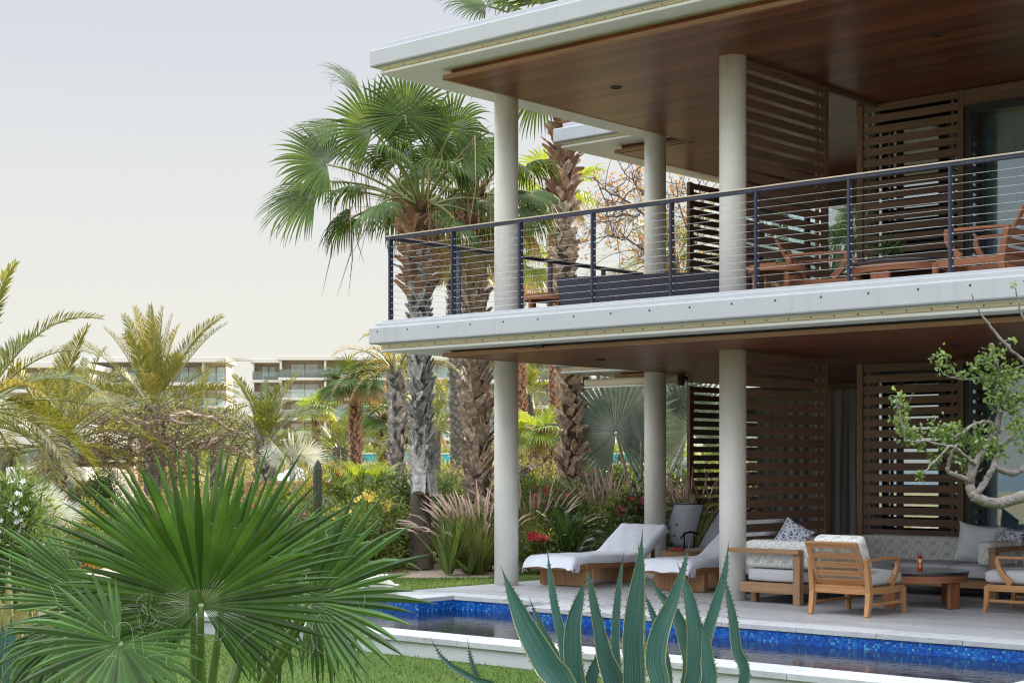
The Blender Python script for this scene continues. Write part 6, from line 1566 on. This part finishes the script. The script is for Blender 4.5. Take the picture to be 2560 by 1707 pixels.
# ------------------------------------------------------------------ young fan palm close to the camera
fp = ground_at(503, 7.0, -.2); ft = empty('young_fan_palm', fp, 'young fan palm with big glossy fan leaves close to the camera', 'palm')
FG = [G['fanfront'], plain('green_stalk', (.09, .15, .03), .45, nscale=9, var=.25), G['dry']]
crown = V((0, 0, .40))
M['hair'] = plain('leaf_hair', (.45, .46, .38), .8)
def fleaf(px, py, d, ax, nr, rl, sp, ns=50, join=.40, grav=.10, cup=.0, seed=0, wm=1.0, sag=.02, drop=.7, fold=.6, endt=.3):
    end = at(px, py, d) - fp; mb = MB(seed); petiole(mb, crown + V((random.Random(seed).uniform(-.04, .04), 0, 0)), end, sag, .024, .013, 1, 8)
    fan_leaf(mb, end, ax, nr, rl, R(sp), ns, join, grav, fold, 9, 0, seed, wm, drop, cup, endt, .5, .09); o = mb.build('leaf', [FG[0], FG[1]], ft)
    hb = MB(seed); r = random.Random(seed)          # loose curling threads
    a = ax.normalized(); n_ = (nr - a * nr.dot(a)).normalized(); s = n_.cross(a)
    for i in range(15):
        th = R(r.uniform(-sp / 2, sp / 2)); q = end + (a * math.cos(th) + s * math.sin(th)) * rl * r.uniform(.05, .5) + n_ * .02; dd = V((r.uniform(-1, 1), r.uniform(-1, 1), r.uniform(-1, 1))).normalized(); pts = [q]; cv = V((r.uniform(-1, 1), r.uniform(-1, 1), r.uniform(-1, 1))) * .5
        for k in range(16): dd = (dd + dd.cross(cv) * .7 + V((r.uniform(-1, 1), r.uniform(-1, 1), r.uniform(-1, 1))) * .12 - UP * .06).normalized(); q = q + dd * .014; pts.append(q)
        hb.tube(pts, .0006, 3, cap=False)
    hb.build('leaf_thread', M['hair'], o)['kind'] = 'stuff'
fleaf(503, 1512, 6.6, cdir(.02, 1, .35), cdir(0, -.30, 1), .60, 300, 54, .55, .05, .16, 1, endt=.34)
fleaf(498, 1478, 6.95, cdir(-.05, 1, -.1), cdir(.05, -.05, 1), .60, 120, 28, .5, .03, .1, 2)
fleaf(480, 1480, 6.85, cdir(-.75, .65, .1), cdir(.1, .1, 1), .66, 84, 22, .5, .06, .2, 3)
fleaf(560, 1475, 6.85, cdir(.72, .68, .1), cdir(-.1, .1, 1), .68, 84, 24, .5, .05, .2, 4)
fleaf(770, 1500, 6.75, cdir(1, .25, .3), cdir(-.30, .25, 1), .55, 150, 24, .5, .07, .1, 5)
fleaf(780, 1512, 7.0, cdir(.55, -.65, .2), cdir(-.1, .5, .8), .40, 110, 15, .4, .5, .1, 6, drop=1.2)
fleaf(262, 1512, 6.8, cdir(-.9, .44, .25), cdir(.40, .45, .80), .54, 64, 18, .6, .03, .1, 7)
fleaf(300, 1608, 6.35, cdir(-.45, -.6, .5), cdir(-.1, .1, 1), .42, 290, 34, .45, .08, .12, 8)
fleaf(330, 1538, 6.9, cdir(-1, -.05, .1), cdir(.1, .65, .7), .58, 100, 22, .42, .10, .15, 9)
fleaf(640, 1515, 7.15, cdir(.5, -.7, .1), cdir(.2, .5, .9), .40, 110, 15, .4, .5, .1, 10, drop=1.2)
fleaf(400, 1560, 7.2, cdir(-.3, -.8, .1), cdir(-.2, .4, .9), .34, 90, 11, .4, .4, .1, 11, drop=1.2)
fleaf(640, 1480, 7.3, cdir(.85, .45, -.2), cdir(-.2, .4, .9), .62, 120, 26, .4, .12, .1, 12)
fleaf(160, 1600, 6.9, cdir(-.6, -.4, .2), cdir(.2, .4, .9), .38, 140, 20, .4, .3, .1, 13, drop=1.0)
fleaf(365, 1600, 6.5, cdir(.15, 1, .2), cdir(.8, .1, .6), .30, 50, 7, .3, .02, .1, 14)
mb = MB(); mb.tube([(0, 0, -.1), (.01, 0, .12), (0, 0, .42)], [.07, .075, .05], 14); mb.build('trunk', M['bootbrown'], ft)
for i, (x, z, l) in enumerate(((-.20, .48, .10), (.17, .62, .10), (.20, .45, .10), (-.13, .40, .1))):
    mb = MB(i); a = V((0, 0, .18)); e_ = V((RGT.x * x, RGT.y * x, z)) - FWD * .05; mb.path([a, a.lerp(e_, .5) + UP * .02, e_], [.05, .035, .03], [.03, .022, .02], up=FWD); mb2 = mb
    for k in range(14):
        u = k / 14; q = a.lerp(e_, u); dd = (e_ - a).normalized(); s = dd.cross(FWD).normalized()
        for sg in (-1, 1): mb.quad([q + s * sg * .016 - dd * .008, q + s * sg * .016 + dd * .008, q + s * sg * .034 + dd * .006], None, 1)
    mb.build('cut_stalk', [FG[1], M['spine']], ft)

# ------------------------------------------------------------------ blue agave close to the camera
def agave_leaf(parent, root, pts, seed=0, curl=.35, spines=True, flip=1):
    """pts: (px, py, distance, half width in metres) from tip to foot; a thick channelled blade with pale toothed margins"""
    P = [at(x, y, d) for x, y, d, w in pts]; Wd = [w for *_, w in pts]; n = len(P) - 1; Q = []; WW = []
    def cat_(p0, p1, p2, p3, t): return .5 * ((2 * p1) + (p2 - p0) * t + (2 * p0 - 5 * p1 + 4 * p2 - p3) * t * t + (3 * p1 - p0 - 3 * p2 + p3) * t ** 3)
    for i in range(n):
        for k in range(9):
            t = k / 9; i0, i1, i2, i3 = max(0, i - 1), i, i + 1, min(n, i + 2); Q.append(cat_(P[i0], P[i1], P[i2], P[i3], t) - root); WW.append(max(.0015, cat_(Wd[i0], Wd[i1], Wd[i2], Wd[i3], t)))
    Q.append(P[-1] - root); WW.append(Wd[-1]); mb = MB(seed); rows = []; N = len(Q); L = 0; r = random.Random(seed)
    for i in range(N):
        d = (Q[max(0, i - 1)] - Q[min(N - 1, i + 1)]).normalized(); s = d.cross(-FWD).normalized(); nn = s.cross(d).normalized() * flip; w = WW[i]; c = curl * w; th = min(.014, .25 * w) + .0015
        if i: L += (Q[i] - Q[i - 1]).length
        prof = [(-1.0, .9, 0), (-.91, .72, 0), (-.5, .2, 0), (0, 0, 0), (.5, .2, 0), (.91, .72, 0), (1.0, .9, 0), (.91, .72, 1), (.5, .15, 1), (0, -.1, 1), (-.5, .15, 1), (-.91, .72, 1)]
        rows.append([(Q[i] + s * (u * w) + nn * (v * c - (th if b else 0) * (1 if abs(u) < .9 else 0)), u, L) for u, v, b in prof])
    for A, B in zip(rows, rows[1:]):
        for k in range(12):
            k2 = (k + 1) % 12; mid = (abs(A[k][1]) + abs(A[k2][1])) / 2
            mb.quad([A[k][0], A[k2][0], B[k2][0], B[k][0]], [(A[k][1] * .1, A[k][2]), (A[k2][1] * .1, A[k2][2]), (B[k2][1] * .1, B[k2][2]), (B[k][1] * .1, B[k][2])], 1 if mid > .93 else 0, True)
    if spines:
        for i in range(4, N - 2):
            if i % 2: continue
            for e_, sg in ((0, -1), (6, 1)):
                q = rows[i][e_][0]; d = (Q[max(0, i - 1)] - Q[min(N - 1, i + 1)]).normalized(); s = d.cross(-FWD).normalized() * sg; mb.quad([q - d * .003, q + d * .003, q + s * .0055 + d * .002], None, 2)
    tip = Q[0]; d = (Q[0] - Q[2]).normalized(); mb.tube([Q[1], tip, tip + d * .03], [.003, .0022, .0006], 5, 2)
    return mb.build('leaf', [M['agaveblue'], M['agavemargin'], M['spine']], parent)
ar_ = ground_at(1570, 5.8, -.2); ag = empty('agave', ar_, 'large blue green agave with cream toothed margins, tips rising over the pool', 'agave'); K6 = 6.0 / FP
def AL(seed, pts, foot=(1560, 2250), d=5.8, dt=0, curl=.35, flip=1, fw=62):
    n = len(pts); L = []
    for i, (x, y, w) in enumerate(pts): L.append((x, y, d + dt * (1 - i / n), w * .43 * d / FP))
    x, y, w = pts[-1]; L.append(((x + foot[0]) / 2, (y + foot[1]) / 2 , d, w * .55 * d / FP)); L.append((foot[0], foot[1], 5.8, fw * .5 * 5.8 / FP)); agave_leaf(ag, ar_, L, seed, curl, True, flip)
AL(1, [(1259, 1433, 3), (1285, 1500, 36), (1322, 1580, 66), (1368, 1660, 80), (1412, 1730, 84)], (1520, 2250), 5.5)
AL(2, [(1370, 1390, 2), (1377, 1450, 17), (1388, 1520, 24), (1406, 1600, 30), (1424, 1700, 34)], (1530, 2250), 6.1)
AL(3, [(1463, 1452, 2), (1448, 1500, 28), (1433, 1560, 46), (1432, 1640, 56), (1444, 1730, 60)], (1540, 2250), 5.8, flip=1)
AL(4, [(1468, 1420, 2), (1481, 1490, 22), (1495, 1560, 33), (1512, 1640, 50), (1540, 1740, 72)], (1550, 2250), 5.7)
AL(5, [(1557, 1397, 2), (1548, 1460, 15), (1541, 1530, 23), (1538, 1610, 25), (1545, 1720, 30)], (1555, 2250), 6.2)
AL(6, [(1605, 1342, 2), (1599, 1420, 30), (1590, 1500, 54), (1583, 1590, 64), (1585, 1720, 68)], (1560, 2250), 5.6, curl=.22)
AL(7, [(1720, 1375, 2), (1706, 1430, 20), (1682, 1499, 36), (1650, 1575, 56), (1638, 1650, 62), (1648, 1740, 60)], (1575, 2250), 5.5)
AL(8, [(1699, 1422, 2), (1716, 1470, 25), (1730, 1530, 40), (1738, 1610, 52), (1728, 1730, 56)], (1580, 2250), 5.8)
AL(9, [(1820, 1371, 2), (1812, 1430, 18), (1793, 1500, 30), (1768, 1580, 36), (1745, 1680, 40)], (1590, 2250), 6.1)
AL(10, [(1810, 1441, 2), (1820, 1485, 15), (1831, 1541, 26), (1841, 1620, 31), (1855, 1720, 34)], (1600, 2250), 5.7)
AL(11, [(1623, 1446, 2), (1650, 1485, 18), (1686, 1530, 32), (1712, 1600, 42), (1722, 1700, 48)], (1580, 2250), 6.3)
AL(12, [(1329, 1509, 2), (1343, 1545, 14), (1363, 1590, 22), (1392, 1650, 30), (1420, 1730, 40)], (1530, 2250), 6.2)
AL(13, [(1614, 1490, 2), (1626, 1520, 14), (1641, 1560, 22), (1655, 1620, 30), (1665, 1730, 36)], (1575, 2250), 6.4)
AL(14, [(1755, 1563, 2), (1764, 1600, 24), (1768, 1650, 40), (1765, 1730, 52)], (1585, 2250), 5.4)
AL(15, [(1597, 1371, 2), (1604, 1440, 10), (1606, 1520, 16), (1604, 1640, 22), (1600, 1740, 30)], (1565, 2250), 6.3)
AL(16, [(1520, 1600, 2), (1500, 1640, 24), (1478, 1700, 40), (1480, 1780, 50)], (1545, 2250), 5.9)
AL(17, [(1087, 1613, 2), (1105, 1642, 9), (1138, 1670, 16), (1185, 1697, 22), (1260, 1750, 40)], (1500, 2250), 5.3)
AL(18, [(1172, 1618, 2), (1177, 1645, 9), (1186, 1675, 16), (1205, 1710, 22), (1290, 1790, 50)], (1500, 2250), 5.4)
# second blue agave under the fan leaves
ar_2 = ground_at(40, 8.2, -.2); ag2 = empty('agave', ar_2, 'second blue agave half hidden under the fan palm leaves at the corner', 'agave')
for i, (tx, ty, bx) in enumerate(((5, 1560, 20), (28, 1545, 30), (52, 1590, 45), (80, 1600, 60), (110, 1640, 70), (-20, 1600, 5), (40, 1640, 40), (135, 1690, 85), (66, 1660, 55))):
    agave_leaf(ag2, ar_2, [(tx, ty, 8.2, .002), ((tx * 2 + bx) / 3, ty + 50, 8.2, .028), ((tx + bx * 2) / 3, ty + 130, 8.2, .045), (bx, ty + 240, 8.2, .05), (45, 2080, 8.2, .06)], i + 40, .3)

# ------------------------------------------------------------------ leafy branch reaching in from the side
DB = 9.0
br_root = at(2700, 1205, DB); bt = empty('tree_branch', V((br_root.x, br_root.y, 0)), 'twisting grey tree limb with small green leaves in front of the glass doors', 'tree'); bo = bt.location
limbs = [([(2760, 1215, 0), (2660, 1215, 0), (2560, 1240, 0), (2500, 1257, 0), (2460, 1252, -.02), (2430, 1240, -.03)], 17, 12),
 ([(2436, 1240, -.03), (2424, 1215, 0), (2430, 1180, 0), (2440, 1155, .02), (2462, 1120, .05), (2487, 1080, .1), (2505, 1010, .1), (2500, 960, .12), (2490, 900, .1), (2478, 860, .1)], 13, 4),
 ([(2440, 1236, -.03), (2465, 1200, 0), (2480, 1170, 0), (2495, 1135, .05), (2520, 1100, .1), (2560, 1060, .2)], 9, 5),
 ([(2426, 1200, 0), (2400, 1192, -.05), (2372, 1180, -.08), (2370, 1160, -.08), (2380, 1130, -.1), (2395, 1110, -.1)], 7, 3),
 ([(2440, 1160, 0), (2425, 1150, -.05), (2385, 1118, -.1), (2350, 1110, -.12), (2310, 1100, -.15)], 5, 2),
 ([(2480, 1165, 0), (2520, 1180, .05), (2545, 1178, .05), (2580, 1155, .1), (2620, 1130, .1)], 8, 7),
 ([(2500, 1080, .1), (2470, 1055, .1), (2430, 1065, .05), (2385, 1095, 0)], 6, 3), ([(2490, 1030, .1), (2475, 1000, .1), (2500, 960, .1)], 4, 2),
 ([(2310, 1100, -.15), (2290, 1105, -.15), (2262, 1100, -.2)], 3, 2), ([(2372, 1115, -.12), (2340, 1150, -.15), (2305, 1185, -.2)], 3, 1.5),
 ([(2505, 960, .1), (2460, 945, .1), (2410, 948, .08), (2370, 940, .05), (2350, 925, .05)], 4, 1.5), ([(2505, 1010, .1), (2540, 990, .1), (2580, 1000, .15)], 5, 3), ([(2500, 960, .1), (2530, 930, .1), (2565, 910, .1)], 4, 2),
 ([(2620, 960, .1), (2560, 905, .05), (2520, 868, 0), (2480, 820, 0), (2455, 790, 0), (2442, 765, 0), (2430, 735, 0)], 5.5, 1.2), ([(2600, 850, .1), (2556, 790, .1), (2545, 745, .1), (2535, 712, .1)], 4, 1), ([(2498, 860, 0), (2515, 852, 0), (2530, 852, 0)], 2, 1),
 ([(2265, 1100, -.2), (2255, 1060, -.2), (2245, 1020, -.2), (2240, 990, -.2)], 2.5, 1.2), ([(2560, 1060, .2), (2580, 1010, .2), (2600, 950, .2)], 5, 3), ([(2520, 1170, .05), (2530, 1190, .05), (2528, 1210, .05)], 2.5, 1)]
for i, (pts, r0, r1) in enumerate(limbs):
    mb = MB(i); P = [at(x, y, DB + o) - bo for x, y, o in pts]; Q = []
    def cr_(p0, p1, p2, p3, t): return .5 * ((2 * p1) + (p2 - p0) * t + (2 * p0 - 5 * p1 + 4 * p2 - p3) * t * t + (3 * p1 - p0 - 3 * p2 + p3) * t ** 3)
    n = len(P) - 1; r = random.Random(i)
    for a in range(n):
        for k in range(6): Q.append(cr_(P[max(0, a - 1)], P[a], P[a + 1], P[min(n, a + 2)], k / 6) + V((r.uniform(-1, 1), r.uniform(-1, 1), r.uniform(-1, 1))) * .004)
    Q.append(P[-1]); N = len(Q); mb.tube(Q, [(r0 + (r1 - r0) * k / (N - 1)) * DB / FP * r.uniform(.9, 1.12) for k in range(N)], 10); mb.build('limb', M['twigpale'] if False else plain('limb_bark_%d' % i, (.20, .175, .165), .85, nscale=24, var=.45, bmp=.7, bscale=70), bt)
bt.location = bo
clusters = [(2350, 900, 26, 60), (2372, 915, 14, 25), (2400, 935, 10, 15), (2430, 925, 18, 30), (2475, 900, 34, 110), (2460, 950, 22, 60), (2500, 950, 36, 130), (2530, 935, 30, 110), (2490, 1000, 30, 90), (2550, 990, 34, 120), (2545, 1060, 34, 130), (2570, 1110, 30, 110), (2530, 1020, 24, 70),
 (2245, 1000, 18, 50), (2262, 1020, 14, 30), (2250, 1045, 18, 55), (2262, 1075, 26, 90), (2285, 1100, 24, 80), (2300, 1115, 14, 30), (2350, 1080, 30, 120), (2385, 1090, 34, 150), (2420, 1100, 26, 90), (2375, 1125, 20, 60), (2455, 1110, 34, 150), (2490, 1125, 30, 120), (2440, 1140, 22, 60), (2420, 1170, 20, 60), (2395, 1150, 12, 20), (2340, 1160, 12, 22), (2300, 1190, 14, 30), (2330, 1140, 10, 12), (2450, 1070, 14, 20), (2480, 1070, 16, 24),
 (2528, 853, 8, 9), (2505, 875, 7, 6), (2535, 712, 9, 10), (2600, 1000, 30, 90)]
V_ = []; rng = np.random.default_rng(3)
for cx, cy, rp, n in clusters:
    for _ in range(n):
        q = rng.normal(size=3) * rp * .5 * DB / FP; c = at(cx, cy, DB + .05) - bo; c = c + V(q.tolist()); ax = V(rng.normal(size=3).tolist()); ax.normalize(); s = ax.orthogonal(); s.rotate(Matrix.Rotation(rng.uniform(0, 6.28), 3, ax)); s.normalize(); l = .026 * rng.uniform(.7, 1.35); nn = ax.cross(s) * l * .12
        V_ += [tuple(c), tuple(c + ax * l * .35 + s * l * .30 + nn), tuple(c + ax * l * .8 + s * l * .2 + nn), tuple(c + ax * l), tuple(c + ax * l * .8 - s * l * .2 + nn), tuple(c + ax * l * .35 - s * l * .30 + nn)]
me = np_mesh('foliage', np.array(V_), np.arange(len(V_)).reshape(-1, 6), leafm('branch_leaf', [(.07, .12, .035), (.15, .21, .07), (.33, .40, .16)], .45, .35, (1.3, 1.4, .6), .5, nscale=5)); put('foliage', me, bt)
